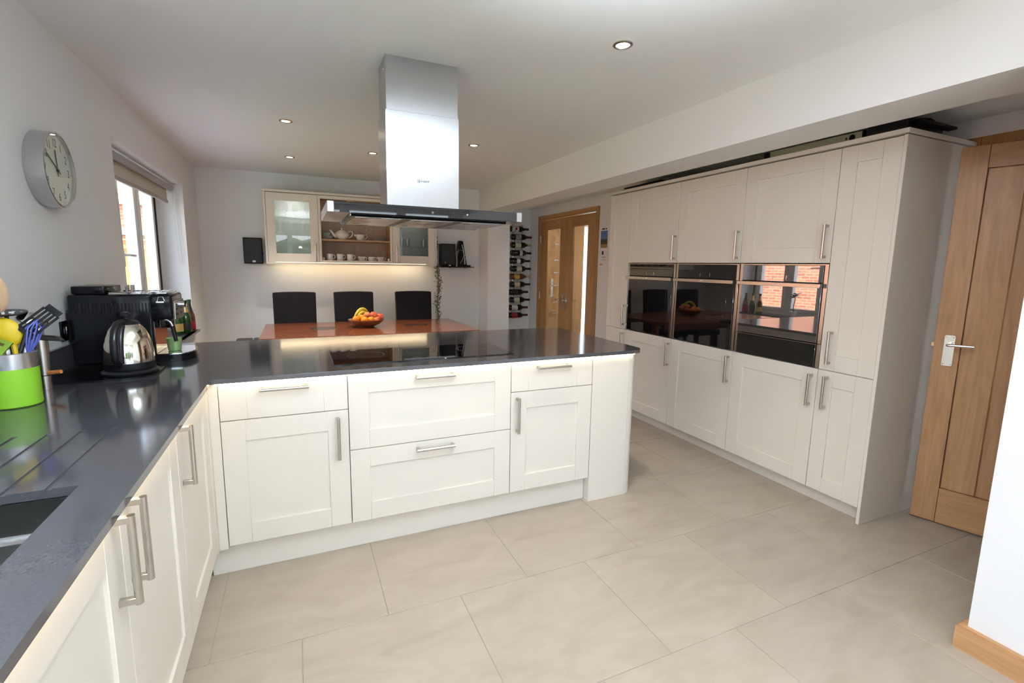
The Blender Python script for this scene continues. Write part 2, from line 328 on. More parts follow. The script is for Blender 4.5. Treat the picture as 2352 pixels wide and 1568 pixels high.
# ------------------------------------------------------------------ window in the left wall (dining end)
def pane_x(x, y0, y1, z0, z1):
    b = B(); b.faces.new([b.verts.new(p) for p in ((x, y0, z0), (x, y1, z0), (x, y1, z1), (x, y0, z1))]); return b
def window_left(name, y0, y1, z0, z1, mull, fr_r=.055):
    w = sthing(name, (XL, (y0 + y1) / 2, z0)); x0, x1 = -.865, -.795
    b = B(); box(b, x0, x1, y0, y1, z0, z0 + .06, .004); box(b, x0, x1, y0, y1, z1 - .06, z1, .004); box(b, x0, x1, y0, y0 + .055, z0 + .06, z1 - .06, .004); box(b, x0, x1, y1 - fr_r, y1, z0 + .06, z1 - .06, .004)
    fr = obj('window_frame', b, 'upvc_white', w)
    edges = [y0 + .055] + mull + [y1 - fr_r]
    for yy in mull: obj('mullion', box(B(), x0, x1, yy - .03, yy + .03, z0 + .06, z1 - .06, .004), 'upvc_white', w)
    for i in range(len(edges) - 1):
        a = edges[i] + (.03 if i else 0); c = edges[i + 1] - (.03 if i < len(edges) - 2 else 0)
        b = B(); t = .05; zz0, zz1 = z0 + .06, z1 - .06
        box(b, x0 + .005, x1 + .010, a, a + t, zz0, zz1, .004); box(b, x0 + .005, x1 + .010, c - t, c, zz0, zz1, .004); box(b, x0 + .005, x1 + .010, a + t, c - t, zz0, zz0 + t, .004); box(b, x0 + .005, x1 + .010, a + t, c - t, zz1 - t, zz1, .004)
        s = obj('sash', b, 'upvc_white', w)
        obj('pane', pane_x(-.812, a + t - .005, c - t + .005, zz0 + t - .005, zz1 - t + .005), 'window_glass', s, False)
    return w
win = window_left('window_1', 1.345, 3.24, .69, 2.04, [2.08, 2.60], .13)
b = B(); box(b, -.796, -.785, 3.155, 3.178, .75, 1.95); obj('gasket', b, 'gasket_black', win)
b = B(); box(b, -.786, -.778, 2.118, 2.150, 1.30, 1.42, .003); tube(b, [(-.78, 2.134, 1.385), (-.748, 2.134, 1.385), (-.746, 2.134, 1.385), (-.742, 2.25, 1.382)], .009, 8); obj('window_handle', b, 'upvc_white', win)
b = B(); box(b, -.80, -.545, 1.345, 3.24, .67, .69); box(b, XL, -.535, 1.30, 3.29, .67, .69, .003); obj('window_sill', b, 'quartz_dark', win)
w2 = window_left('window_2', -2.2, -.5, 1.0, 2.0, [-1.35])
# roller blind
bl = thing('roller_blind', 'cream roller blind pulled a little way down at top of dining window', 'blind', (-.66, 2.3, 2.03))
b = B(); cyl(b, (-.665, 1.37, 2.0), (-.665, 3.17, 2.0), .026); obj('roller', b, 'blind_rail', bl)
obj('fabric', box(B(), -.692, -.690, 1.38, 3.15, 1.89, 2.0), 'blind_fabric', bl)
obj('bottom_rail', box(B(), -.700, -.682, 1.38, 3.15, 1.862, 1.890, .004), 'blind_rail', bl)
b = B(); box(b, -.70, -.63, 3.185, 3.2, 1.955, 2.04, .003); obj('bracket', b, 'upvc_white', bl); b = B(); box(b, -.70, -.63, 1.350, 1.362, 1.955, 2.04, .003); obj('bracket', b, 'upvc_white', bl)
b = B(); tube(b, [(-.66, 3.205, 2.0), (-.655, 3.212, 1.7), (-.645, 3.212, 1.36), (-.635, 3.212, 1.32), (-.625, 3.212, 1.36), (-.635, 3.212, 1.7), (-.655, 3.205, 2.0)], .0022, 6); obj('chain', b, 'upvc_white', bl)
# garden doors behind the camera
gd = sthing('door_3', (.95, YG, 0))
for i in range(4):
    a = -.5 + i * .725; c = a + .725; b = B()
    box(b, a, a + .06, YG - .12, YG - .06, 0, 2.1, .004); box(b, c - .06, c, YG - .12, YG - .06, 0, 2.1, .004); box(b, a + .06, c - .06, YG - .12, YG - .06, 0, .09, .004); box(b, a + .06, c - .06, YG - .12, YG - .06, 2.03, 2.1, .004)
    s = obj('leaf', b, 'upvc_white', gd); obj('pane', box(B(), a + .055, c - .055, YG - .093, YG - .087, .085, 2.035), 'window_glass', s, False)

# ------------------------------------------------------------------ outside
def brick_wall(name, x0, x1, y0, y1, z0, z1):
    o = obj(name, box(B(), x0, x1, y0, y1, z0, z1), 'brick', None, False); me = o.data; uv = me.uv_layers.new(name='uv')
    for p in me.polygons:
        for li in p.loop_indices:
            c = me.vertices[me.loops[li].vertex_index].co
            uv.data[li].uv = (c.y, c.z) if abs(p.normal.x) > .5 else (c.x, c.z)
    return o
struct(obj('garden_lawn', box(B(), -14, 16, -22, 20, -.35, -.15), 'lawn'))
struct(obj('bounce_patio', box(B(), -5, 12, -14, -4.5, -.15, -.06), 'patio_stone')); struct(obj('front_path', box(B(), 2.5, 9, 4.9, 14, -.15, -.03), 'patio_stone')); struct(obj('side_path', box(B(), -3.2, XL - .3, -4.5, 8.9, -.15, -.06), 'patio_stone'))  # unseen patio slab added to bounce pale, neutral light indoors
struct(brick_wall('boundary_wall', -6.6, -6.3, -6, 11.5, -.15, 2.9))
hs = thing('neighbouring_house', 'red brick house beyond the fence outside the dining window', 'house', (-5, 12.6, -.15))
h1 = brick_wall('wall', -9.5, -.6, 12, 12.3, -.15, 2.62); h1.parent = hs; h1.location = (5, -12.6, .15)
obj('lead_flashing', box(B(), -9.5, -.6, 11.93, 12.0, 1.92, 2.05), 'lead_grey', hs); obj('roof_edge', box(B(), -9.6, -.5, 11.9, 13.2, 2.62, 2.72), 'stone_grey', hs)
fn = thing('garden_fence', 'sunlit orange wooden panel fence outside the dining window', 'fence', (-3.5, 9, -.15))
for i in range(40):
    x = -5.6 + i * .118; obj('board', box(B(), x, x + .112, 9 + .012 * (i % 2), 9.02 + .012 * (i % 2), -.15, 1.70 + random.uniform(-.004, .004)), 'fence_wood', fn)
obj('rail', box(B(), -5.6, -.88, 8.97, 9.0, 1.55, 1.62), 'fence_wood', fn); obj('capping', box(B(), -5.6, -.88, 8.96, 9.06, 1.705, 1.735), 'fence_wood', fn)
hb = B(); bmesh.ops.create_grid(hb, x_segments=70, y_segments=14, size=.5)
for v in hb.verts: v.co = Vector((v.co.x * 24 + 2, -14 + random.uniform(-.25, .25), 1.0 + v.co.y * 2.6 + random.uniform(-.12, .12)))
hg = obj('garden_hedge', hb, 'hedge'); sol = hg.modifiers.new('s', 'SOLIDIFY'); sol.thickness = .8; tag(hg, 'dark green garden hedge at the end of the lawn', 'hedge')

# ------------------------------------------------------------------ cabinet helpers
class F:
    def __init__(s, fn): s.fn = fn
    def box(s, bm, u0, u1, v0, v1, n0, n1, bev=0):
        a = s.fn(u0, v0, n0); c = s.fn(u1, v1, n1); return box(bm, a[0], c[0], a[1], c[1], a[2], c[2], bev)
PEN = F(lambda u, v, n: (u, -n, v)); TALL = F(lambda u, v, n: (XR - n, u, v)); LEFT = F(lambda u, v, n: (n, u, v)); WALLC = F(lambda u, v, n: (u, 3.594 - n, v))
def handle(face, u, v, length, vertical, parent, r=.0065, off=.032):
    b = B(); h = length / 2; fn = face.fn
    if vertical:
        face.box(b, u - .0065, u + .0065, v + h - .016, v + h - .002, 0, off + .003, .001); face.box(b, u - .0065, u + .0065, v - h + .002, v - h + .016, 0, off + .003, .001)
        cyl(b, fn(u, v - h, off), fn(u, v + h, off), r + .001, None, 14)
    else:
        face.box(b, u + h - .016, u + h - .002, v - .0065, v + .0065, 0, off + .003, .001); face.box(b, u - h + .002, u - h + .016, v - .0065, v + .0065, 0, off + .003, .001)
        cyl(b, fn(u - h, v, off), fn(u + h, v, off), r + .001, None, 14)
    return obj('handle', b, 'steel_handle', parent)
GAP = .0016
def shaker(face, u0, u1, v0, v1, parent, st=.088, rl=.088, name='door', mt='cabinet_ivory'):
    u0, u1 = min(u0, u1) + GAP, max(u0, u1) - GAP; v0 += GAP; v1 -= GAP; b = B(); bv = .0011
    face.box(b, u0, u0 + st, v0, v1, -.021, 0, bv); face.box(b, u1 - st, u1, v0, v1, -.021, 0, bv)
    face.box(b, u0 + st, u1 - st, v0, v0 + rl, -.021, 0, bv); face.box(b, u0 + st, u1 - st, v1 - rl, v1, -.021, 0, bv)
    d = obj(name, b, mt, parent)
    b = B(); face.box(b, u0 + st - .002, u1 - st + .002, v0 + rl - .002, v1 - rl + .002, -.019, -.008); obj('panel', b, mt, d)
    return d
def slab(face, u0, u1, v0, v1, parent, st=.088, name='drawer_front', mt='cabinet_ivory'):
    u0, u1 = u0 + GAP, u1 - GAP; v0 += GAP; v1 -= GAP; b = B(); bv = .0011
    face.box(b, u0, u0 + st, v0, v1, -.021, 0, bv); face.box(b, u1 - st, u1, v0, v1, -.021, 0, bv); face.box(b, u0 + st, u1 - st, v0, v1, -.021, 0, bv)
    return obj(name, b, mt, parent)

# ------------------------------------------------------------------ peninsula
P0, P1, P2, P3, P4 = .038, .540, 1.344, 1.842, 2.095
ZB, ZD, ZM, ZC = .1464, .6994, .5028, .858
def carcass(face, u0, u1, v0, v1, depth, parent, mt='carcass_ivory'):
    b = B(); face.box(b, u0 + .001, u1 - .001, v0, v1, -depth, -.0225, .001); return obj('carcass', b, mt, parent)
c = thing('base_cabinet', 'white peninsula base cabinet with one drawer over a door nearest the corner', 'cabinet', (.29, .3, 0))
carcass(PEN, P0, P1, ZB, ZC, .58, c)
d = slab(PEN, P0, P1, ZD, ZC, c, .1); handle(PEN, .285, .826, .19, False, d)
d = shaker(PEN, P0, P1, ZB, ZD, c, .088, .09); handle(PEN, .4935, .574, .192, True, d)
c = thing('drawer_cabinet', 'white wide cabinet with two deep pan drawers under the hob', 'cabinet', (.94, .3, 0))
carcass(PEN, P1, P2, ZB, ZC, .58, c)
for a, e, hz in ((ZM, ZC, .825), (ZB, ZM, .468)):
    d = shaker(PEN, P1, P2, a, e, c, .088, .088, 'drawer_front'); handle(PEN, .939, hz, .19, False, d)
c = thing('base_cabinet', 'white base cabinet with one drawer over a door beside the curved end panel', 'cabinet', (1.59, .3, 0))
carcass(PEN, P2, P3, ZB, ZC, .58, c)
d = slab(PEN, P2, P3, ZD, ZC, c, .1); handle(PEN, 1.587, .825, .195, False, d)
d = shaker(PEN, P2, P3, ZB, ZD, c, .088, .09); handle(PEN, 1.379, .578, .19, True, d)
# curved end
e = thing('end_panel', 'white curved end panel closing the free end of the peninsula', 'panel', (2.0, .5, 0))
b = B(); prism(b, [(P3 + .002, 0), (P4 - .001, 0), (P4 - .001, .02), (P3 + .02, .02), (P3 + .02, .57), (P3 + .002, .57)], 0, ZC + .003); obj('front_panel', b, 'cabinet_ivory', e)
poly = [(P4, 0)] + [(P4 + .068 * math.sin(t), .068 - .068 * math.cos(t)) for t in [PI / 2 * i / 10 for i in range(1, 11)]] + [(P4 + .05, .068)] + [(P4 + .05 * math.sin(t), .068 - .05 * math.cos(t)) for t in [PI / 2 * i / 10 for i in range(10, -1, -1)]]
obj('curved_post', prism(B(), poly, 0, ZC + .003), 'cabinet_ivory', e)
obj('side_panel', box(B(), P4 + .047, P4 + .067, .069, 1.0, 0, ZC + .003, .001), 'cabinet_ivory', e)
bp = obj('back_panel', box(B(), -.55, P4 + .046, .96, .98, 0, ZC + .003, .001), 'cabinet_ivory', None, True, (.8, .97, 0)); tag(bp, 'white panel along the dining side of the peninsula', 'panel')
b = B(); box(b, .003, P0 - .001, 0, .021, ZB - .01, ZC, .001); box(b, -.018, .003, -.035, .021, ZB - .01, ZC, .001)
tag(obj('corner_post', b, 'cabinet_ivory', None, True, (.01, 0, ZB)), 'narrow white filler post in the inner corner of the units', 'post')
tag(obj('plinth', box(B(), -.035, P3, .049, .066, 0, ZB - .001, .001), 'cabinet_ivory', None, True, (.9, .055, 0)), 'white plinth board under the peninsula cabinets', 'plinth')
tag(obj('led_strip', box(B(), .03, 2.12, -.0125, -.004, ZTB - .0035, ZTB - .0005), 'led_warm', None, False, (1.07, -.008, ZTB)), 'warm light strip under the front edge of the peninsula worktop', 'light')

# ------------------------------------------------------------------ sink run on the left
c = thing('base_cabinet', 'white corner base cabinet with a single door on the sink run', 'cabinet', (-.28, -.3, 0))
carcass(LEFT, -.55, -.022, ZB, ZC, .56, c); d = shaker(LEFT, -.55, -.036, ZB, ZC, c, .085, .088); handle(LEFT, -.505, .752, .192, True, d)
c = thing('sink_cabinet', 'white double door cabinet under the sink', 'cabinet', (-.28, -1.06, 0))
b = B(); LEFT.box(b, -1.569, -.551, ZB, .62, -.56, -.0225, .001); obj('carcass', b, 'carcass_ivory', c)
d = shaker(LEFT, -1.06, -.55, ZB, ZC, c, .085, .088); handle(LEFT, -1.018, .758, .192, True, d)
d = shaker(LEFT, -1.57, -1.06, ZB, ZC, c, .085, .088); handle(LEFT, -1.102, .758, .192, True, d)
c = thing('base_cabinet', 'white base cabinet at the near end of the sink run', 'cabinet', (-.28, -1.87, 0))
carcass(LEFT, -2.17, -1.57, ZB, ZC, .56, c); d = shaker(LEFT, -2.17, -1.57, ZB, ZC, c, .085, .088); handle(LEFT, -2.125, .758, .192, True, d)
tag(obj('plinth', box(B(), -.06, -.043, -2.17, .047, 0, ZB - .001, .001), 'cabinet_ivory', None, True, (-.05, -1, 0)), 'white plinth board under the sink run cabinets', 'plinth')
tag(obj('led_strip', box(B(), .005, .0125, -2.1, -.05, ZTB - .0035, ZTB - .0005), 'led_warm', None, False, (.008, -1, ZTB)), 'warm light strip under the front edge of the sink run worktop', 'light')

# worktop: cells of an L with the sink hole and drainer grooves
WX1, WY0, WY1, WFY, WFX = 2.20, -2.19, 1.043, -.016, .020
SK = (-.49, -.085, -1.55, -.977)
gx = [-.1355 - .0715 * i for i in range(5)]
xs = {XL + .001, WFX, WX1, WX1 - .09, SK[0], SK[1]}; ys = {WY0, WY1, WFY, WFY + .09, SK[2], SK[3], -.565}
for g in gx: xs |= {g - .006, g - .002, g + .002, g + .006}
xs, ys = sorted(xs), sorted(ys)
def wcell(x, y):
    if x > WFX and y < WFY: return None
    if x > WX1 - .09 and y < WFY + .09: return None
    if SK[0] < x < SK[1] and SK[2] < y < SK[3]: return None
    if SK[3] < y < -.565:
        for g in gx:
            if abs(x - g) < .002: return ZT - .0032
            if abs(x - g) < .006: return ZT - .0026
    return ZT
wb = B(); wv = {}
def wvert(x, y, z):
    k = (round(x, 5), round(y, 5), round(z, 5))
    if k not in wv: wv[k] = wb.verts.new((x, y, z))
    return wv[k]
def quad(*ps):
    try: wb.faces.new([wvert(*p) for p in ps])
    except ValueError: pass
H = {}
for i in range(len(xs) - 1):
    for j in range(len(ys) - 1): H[i, j] = wcell((xs[i] + xs[i + 1]) / 2, (ys[j] + ys[j + 1]) / 2)
for (i, j), h in H.items():
    if h is None: continue
    a, c_, p, q = xs[i], xs[i + 1], ys[j], ys[j + 1]
    quad((a, p, h), (c_, p, h), (c_, q, h), (a, q, h)); quad((a, q, ZTB), (c_, q, ZTB), (c_, p, ZTB), (a, p, ZTB))
    for di, dj, e0, e1 in ((1, 0, (c_, p), (c_, q)), (-1, 0, (a, q), (a, p)), (0, 1, (c_, q), (a, q)), (0, -1, (a, p), (c_, p))):
        hn = H.get((i + di, j + dj)); lo = ZTB if hn is None else hn
        if lo < h: quad((*e0, lo), (*e1, lo), (*e1, h), (*e0, h))
cx_, cy_ = WX1 - .09, WFY + .09
arc = [(cx_ + .09 * math.cos(t), cy_ + .09 * math.sin(t)) for t in [-PI / 2 + PI / 2 * i / 14 for i in range(15)]]
prism(wb, [(cx_, cy_)] + arc, ZTB, ZT)
wt = obj('worktop', wb, 'quartz_dark', None, False, (.5, .2, ZTB)); tag(wt, 'dark grey polished quartz worktop running around the sink side and peninsula', 'worktop')
bvm = wt.modifiers.new('bevel', 'BEVEL'); bvm.width = .0022; bvm.segments = 2; bvm.limit_method = 'ANGLE'; bvm.angle_limit = math.radians(60)
tag(obj('upstand', box(B(), XL + .001, XL + .019, WY0, 1.04, ZT + .0005, ZT + .1, .002), 'quartz_dark', None, True, (XL + .01, -.5, ZT)), 'dark quartz upstand against the left wall behind the appliances', 'upstand')
# undermounted sink
s = thing('sink', 'undermounted steel one and a half bowl sink at the left edge', 'sink', (-.28, -1.26, .66))
def bowl(y0, y1, zb):
    b = B(); x0, x1 = SK[0] + .004, SK[1] - .004; t = .002
    box(b, x0 - t, x1 + t, y0 - t, y1 + t, zb - t, zb); box(b, x0 - t, x0, y0, y1, zb, ZTB - .001); box(b, x1, x1 + t, y0, y1, zb, ZTB - .001); box(b, x0 - t, x1 + t, y0 - t, y0, zb, ZTB - .001); box(b, x0 - t, x1 + t, y1, y1 + t, zb, ZTB - .001)
    o = obj('bowl', b, 'steel_bowl', s); b = B(); cyl(b, ((x0 + x1) / 2, (y0 + y1) / 2, zb), ((x0 + x1) / 2, (y0 + y1) / 2, zb + .004), .04); obj('drain', b, 'chrome', o)
bowl(-1.130, -.981, .72); bowl(-1.545, -1.165, .68)
obj('divider', box(B(), SK[0] + .006, SK[1] - .006, -1.1625, -1.1325, .835, .856, .004), 'steel_brushed', s)

# ------------------------------------------------------------------ hob
h = thing('hob', 'black glass induction hob set in the peninsula worktop', 'hob', (.95, .29, ZT))
b = B(); box(b, .492, 1.402, .100, .480, ZT + .0004, ZT + .005, .0015); g = obj('glass', b, 'black_glass', h)
for (x, y, r) in ((.66, .31, .09), (.95, .33, .075), (1.24, .31, .09)):
    b = B(); lathe(b, [(r, ZT + .0052), (r + .0015, ZT + .0053), (r + .003, ZT + .0052)], (x, y, 0), 40); obj('zone_ring', b, 'mesh_grey', g)
b = B(); box(b, .82, 1.08, .115, .14, ZT + .005, ZT + .0053); obj('touch_control', b, 'mesh_grey', g)

# ------------------------------------------------------------------ extractor hood
hd = thing('extractor_hood', 'stainless steel island extractor hood with black glass front over the hob', 'extractor hood', (.95, .33, 1.565))
HX0, HX1, HY0, HY1, HZ0, HZ1 = .486, 1.412, .055, .60, 1.5685, 1.619
obj('canopy', box(B(), HX0, HX1, HY0 + .003, HY1, HZ0 + .004, HZ1, .001), 'steel_brushed', hd)
obj('glass_front', box(B(), HX0 + .028, HX1 - .03, HY0 - .004, HY0 + .003, HZ0 + .004, HZ1 - .001, .001), 'black_glass', hd)
b = B(); box(b, HX0, HX0 + .027, HY0 - .004, HY0 + .003, HZ0 + .004, HZ1, .001); obj('end_cap', b, 'steel_brushed', hd); b = B(); box(b, HX1 - .029, HX1, HY0 - .004, HY0 + .003, HZ0 + .004, HZ1, .001); obj('end_cap', b, 'steel_brushed', hd)
obj('filter_tray', box(B(), HX0 + .10, HX1 - .07, HY0 + .035, HY1 - .03, HZ0 - .006, HZ0 + .004, .001), 'black_plastic', hd)
b = B(); box(b, HX0 + .095, HX1 - .065, HY0 + .035, HY0 + .058, HZ0 - .007, HZ0 + .004, .003); obj('tray_rail', b, 'steel_brushed', hd); b = B(); box(b, HX0 + .095, HX1 - .065, HY1 - .04, HY1 - .015, HZ0 - .009, HZ0 + .004, .002); obj('tray_rail', b, 'steel_brushed', hd)
fw_ = (HX1 - HX0 - .17) / 3
for i in range(3):
    a = HX0 + .10 + i * fw_ + .02; b = B(); box(b, a, a + fw_ - .04, HY0 + .06, HY1 - .055, HZ0 - .010, HZ0 - .004, .0015); p = obj('filter', b, 'steel_brushed', hd)
    b = B(); box(b, a + .03, a + .06, HY0 + .10, HY0 + .115, HZ0 - .0108, HZ0 - .009); box(b, a + .03, a + .06, HY1 - .14, HY1 - .125, HZ0 - .0108, HZ0 - .009); obj('filter_catch', b, 'black_plastic', p)
for yy in (HY0 + .0325, HY1 - .0275):
    b = B(); box(b, .66, .72, yy - .006, yy + .006, HZ0 - .0105, HZ0 - .0085); obj('finger_grip', b, 'mesh_grey', hd)
lo = obj('chimney_lower', box(B(), .772, 1.1385, .24, .452, HZ1, 2.083, .0012), 'steel_brushed', hd)
obj('chimney_upper', box(B(), .778, 1.1345, .245, .447, 2.083, HC, .0012), 'steel_brushed', hd)
bt_ = text_bm('NEFF', .0155, face_matrix((.9625, .2396, 1.7615), (1, 0, 0), (0, 0, 1)), .0003, (1.25, .8)); bx_ = B()
obj('logo', bt_, 'ink_black', lo)
b = B(); 
for a in ((.9245, .9365, 1.7675, 1.7690), (.9245, .9365, 1.7545, 1.7560), (.9245, .9258, 1.7545, 1.7690), (.9352, .9365, 1.7545, 1.7690)): box(b, a[0], a[1], .2392, .24, a[2], a[3])
box(b, .9262, .9350, .2392, .24, 1.7605, 1.7632); obj('logo', b, 'ink_black', lo)
b = B(); lathe(b, [(.0035, 0), (.0045, .0002), (.0035, .0004)], (.95, HY0 - .0042, 1.594), 16, (0, -1, 0)); obj('power_symbol', b, 'paper_white', hd)
b = B(); box(b, 1.118, 1.124, HY0 - .0045, HY0 - .004, 1.590, 1.596); obj('lamp_symbol', b, 'paper_white', hd)
b = B(); ball(b, (.7785, .30, 2.28), .004); obj('screw', b, 'chrome', hd)

# ------------------------------------------------------------------ tall units
T = [1.6321, 1.3324, .7321, .1332, -.4651, -.7591]
ZP, ZS, ZO, ZTT = .0846, .796, 1.3938, 2.0075
def tall(name, label, i):
    y1, y0 = T[i], T[i + 1]; t_ = thing(name, label, 'cabinet', (3.37, (y0 + y1) / 2, 0)); return t_, y0, y1
for i, lab in ((0, 'narrow ivory larder cabinet beside the double doors wall'), (4, 'narrow ivory larder cabinet next to the end panel')):
    c, y0, y1 = tall('larder_cabinet', lab, i); carcass(TALL, y0, y1, ZP, ZTT, .6, c)
    hy = y0 + .04 if i == 0 else y1 - .06; hy = 1.352 if i == 0 else -.523
    d = shaker(TALL, y0, y1, ZS, ZTT, c, .085 if i else .07, .088); handle(TALL, hy, .926, .188, True, d)
    d = shaker(TALL, y0, y1, ZP, ZS, c, .085 if i else .07, .088); handle(TALL, hy, .671, .188, True, d)
for i, lab, hy in ((1, 'ivory oven housing cabinet beside the narrow larder by the double doors', .754), (2, 'ivory oven housing cabinet in the middle of the three', .160), (3, 'ivory oven housing cabinet around the compact oven and warming drawer', -.434)):
    c, y0, y1 = tall('oven_housing', lab, i)
    b = B(); TALL.box(b, y0 + .001, y1 - .001, ZP, ZS - .004, -.6, -.0225); TALL.box(b, y0 + .001, y1 - .001, ZO + .004, ZTT, -.6, -.0225); TALL.box(b, y0 + .001, y0 + .016, ZS - .004, ZO + .004, -.6, -.0225); TALL.box(b, y1 - .016, y1 - .001, ZS - .004, ZO + .004, -.6, -.0225)
    obj('carcass', b, 'carcass_ivory', c)
    d = shaker(TALL, y0, y1, ZO, ZTT, c, .088, .088); handle(TALL, hy, 1.514, .188, True, d)
    d = shaker(TALL, y0, y1, ZP, ZS, c, .088, .088); handle(TALL, hy, .667, .188, True, d)
def oven(label, i, zlow, compact=False):
    y1, y0 = T[i] - .004, T[i + 1] + .004; o = thing('oven', label, 'oven', (3.3, (y0 + y1) / 2, zlow), 'built-in ovens'); zt_ = ZO - .004
    b = B(); TALL.box(b, y0 + .02, y1 - .02, zlow + .004, zt_ - .004, -.55, -.012); obj('body', b, 'black_matt', o)
    b = B(); TALL.box(b, y0, y0 + .022, zlow, zt_, -.02, -.004, .001); TALL.box(b, y1 - .022, y1, zlow, zt_, -.02, -.004, .001); TALL.box(b, y0 + .022, y1 - .022, zt_ - .008, zt_, -.02, -.004, .001); obj('steel_surround', b, 'steel_oven', o)
    zc = 1.284
    b = B(); TALL.box(b, y0 + .024, y1 - .024, zc, zt_ - .009, -.012, .000, .001); gm_ = 'mirror_glass' if compact else 'black_glass'; p = obj('control_panel', b, gm_, o)
    b = B(); ym = (y0 + y1) / 2
    for s_ in (-1, 1): TALL.box(b, ym + s_ * .045 - .002, ym + s_ * .045 + .002, zc + .012, zc + .036, 0, .0006)
    obj('display_marks', b, 'steel_oven', p)
    b = B(); TALL.box(b, y0 + .024, y1 - .024, zlow + .004, zc - .004, -.012, .004, .0015); dr = obj('oven_door', b, gm_, o)
    if not compact:
        b = B(); TALL.box(b, y0 + .085, y1 - .085, zlow + .14, zc - .075, .0035, .0046, .0005); obj('window_pane', b, 'black_glass', dr)
    b = B(); TALL.box(b, y0 + .016, y1 - .008, zc - .030, zc - .006, .020, .034, .002); TALL.box(b, y0 + .03, y0 + .05, zc - .028, zc - .008, 0, .022); TALL.box(b, y1 - .05, y1 - .03, zc - .028, zc - .008, 0, .022); hn = obj('door_handle', b, 'steel_oven', o)
    obj('logo', text_bm('NEFF', .012, face_matrix((XR - .0343, (y0 + y1) / 2, zc - .018), (0, -1, 0), (0, 0, 1)), .0003), 'paper_white', hn)
    return o
oven('black glass built-in oven nearest the double doors', 1, ZS + .004)
oven('black glass built-in oven in the middle of the three', 2, ZS + .004)
oven('black glass compact oven reflecting the window, above the warming drawer', 3, .936, True)
y1, y0 = T[3] - .004, T[4] + .004; wd = thing('warming_drawer', 'black glass warming drawer below the compact oven', 'warming drawer', (3.3, (y0 + y1) / 2, ZS))
b = B(); TALL.box(b, y0 + .02, y1 - .02, ZS + .002, .934, -.5, -.012); obj('body', b, 'black_matt', wd)
b = B(); TALL.box(b, y0, y0 + .022, ZS + .002, .934, -.02, -.004, .001); obj('steel_surround', b, 'steel_oven', wd); b = B(); TALL.box(b, y1 - .022, y1, ZS + .002, .934, -.02, -.004, .001); obj('steel_surround', b, 'steel_oven', wd)
b = B(); TALL.box(b, y0 + .024, y1 - .024, ZS + .004, .932, -.012, .004, .0015); obj('drawer_front', b, 'black_glass', wd)
b = B(); TALL.box(b, y0 + .024, y1 - .024, .930, .934, -.012, .003); obj('edge_trim', b, 'steel_oven', wd)
tag(obj('plinth', box(B(), XR + .054, XR + .072, -.757, 1.632, 0, ZP - .001, .001), 'cabinet_ivory', None, True, (XR + .06, .4, 0)), 'white plinth board under the tall oven cabinets', 'plinth')
tag(obj('end_panel', box(B(), XR - .006, XW - .002, -.7775, -.7605, 0, ZTT + .001, .001), 'cabinet_ivory', None, True, (3.37, -.77, 0)), 'tall ivory end panel of the oven cabinets beside the oak door', 'panel')
b = B(); box(b, XR - .016, XW - .002, -.785, 1.636, ZTT + .006, ZTT + .029, .0015); tag(obj('cornice', b, 'cabinet_ivory', None, True, (3.37, .4, ZTT + .006)), 'ivory cornice board along the top of the tall cabinets', 'cornice')

ZCN = ZTT + .029
# things on top of the tall cabinets
t_ = thing('flat_case', 'flat black case lying on top of the narrow larder near the double doors', 'case', (3.25, 1.3, ZCN)); obj('base', box(B(), 3.11, 3.36, 1.02, 1.53, ZCN + .0005, ZCN + .02, .004), 'black_plastic', t_); obj('lid', box(B(), 3.12, 3.36, 1.03, 1.52, ZCN + .0205, ZCN + .036, .004), 'black_plastic', t_)
t_ = thing('spirit_level', 'long pale green spirit level lying along the top of the tall cabinets', 'tool', (3.15, -.25, ZCN)); b = B(); box(b, 3.13, 3.155, -.52, .03, ZCN + .0005, ZCN + .055, .002); obj('bar', b, 'level_green', t_)
b = B(); box(b, 3.128, 3.157, .03, .075, ZCN + .0005, ZCN + .05, .004); obj('end_cap', b, 'black_plastic', t_); b = B(); box(b, 3.128, 3.157, -.53, -.52, ZCN + .0005, ZCN + .056, .002); obj('end_cap', b, 'black_plastic', t_)
b = B(); cyl(b, (3.1285, -.47, ZCN + .03), (3.157, -.47, ZCN + .03), .016); obj('vial', b, 'black_plastic', t_); b = B(); cyl(b, (3.128, -.44, ZCN + .03), (3.157, -.44, ZCN + .03), .006); obj('button', b, 'foil_red', t_)
t_ = thing('tool_case', 'black plastic case lying on top of the cabinets above the end panel', 'case', (3.25, -.66, ZCN)); obj('body', box(B(), 3.10, 3.42, -.745, -.555, ZCN + .0035, ZCN + .06, .01, 2), 'black_plastic', t_); b = B(); tube(b, [(3.2, -.66, ZCN + .06), (3.22, -.69, ZCN + .078), (3.3, -.735, ZCN + .078), (3.36, -.75, ZCN + .05)], .008, 8); obj('handle', b, 'black_plastic', t_); obj('lid_flange', box(B(), 3.12, 3.45, -.79, -.745, ZCN + .035, ZCN + .05, .004), 'black_plastic', t_)
tag(obj('felt_pad', box(B(), 3.08, 3.095, -.70, -.63, ZCN + .0005, ZCN + .003), 'orange_felt', None, True, (3.09, -.66, ZCN)), 'small orange pad under the black case on the cabinets', 'pad')

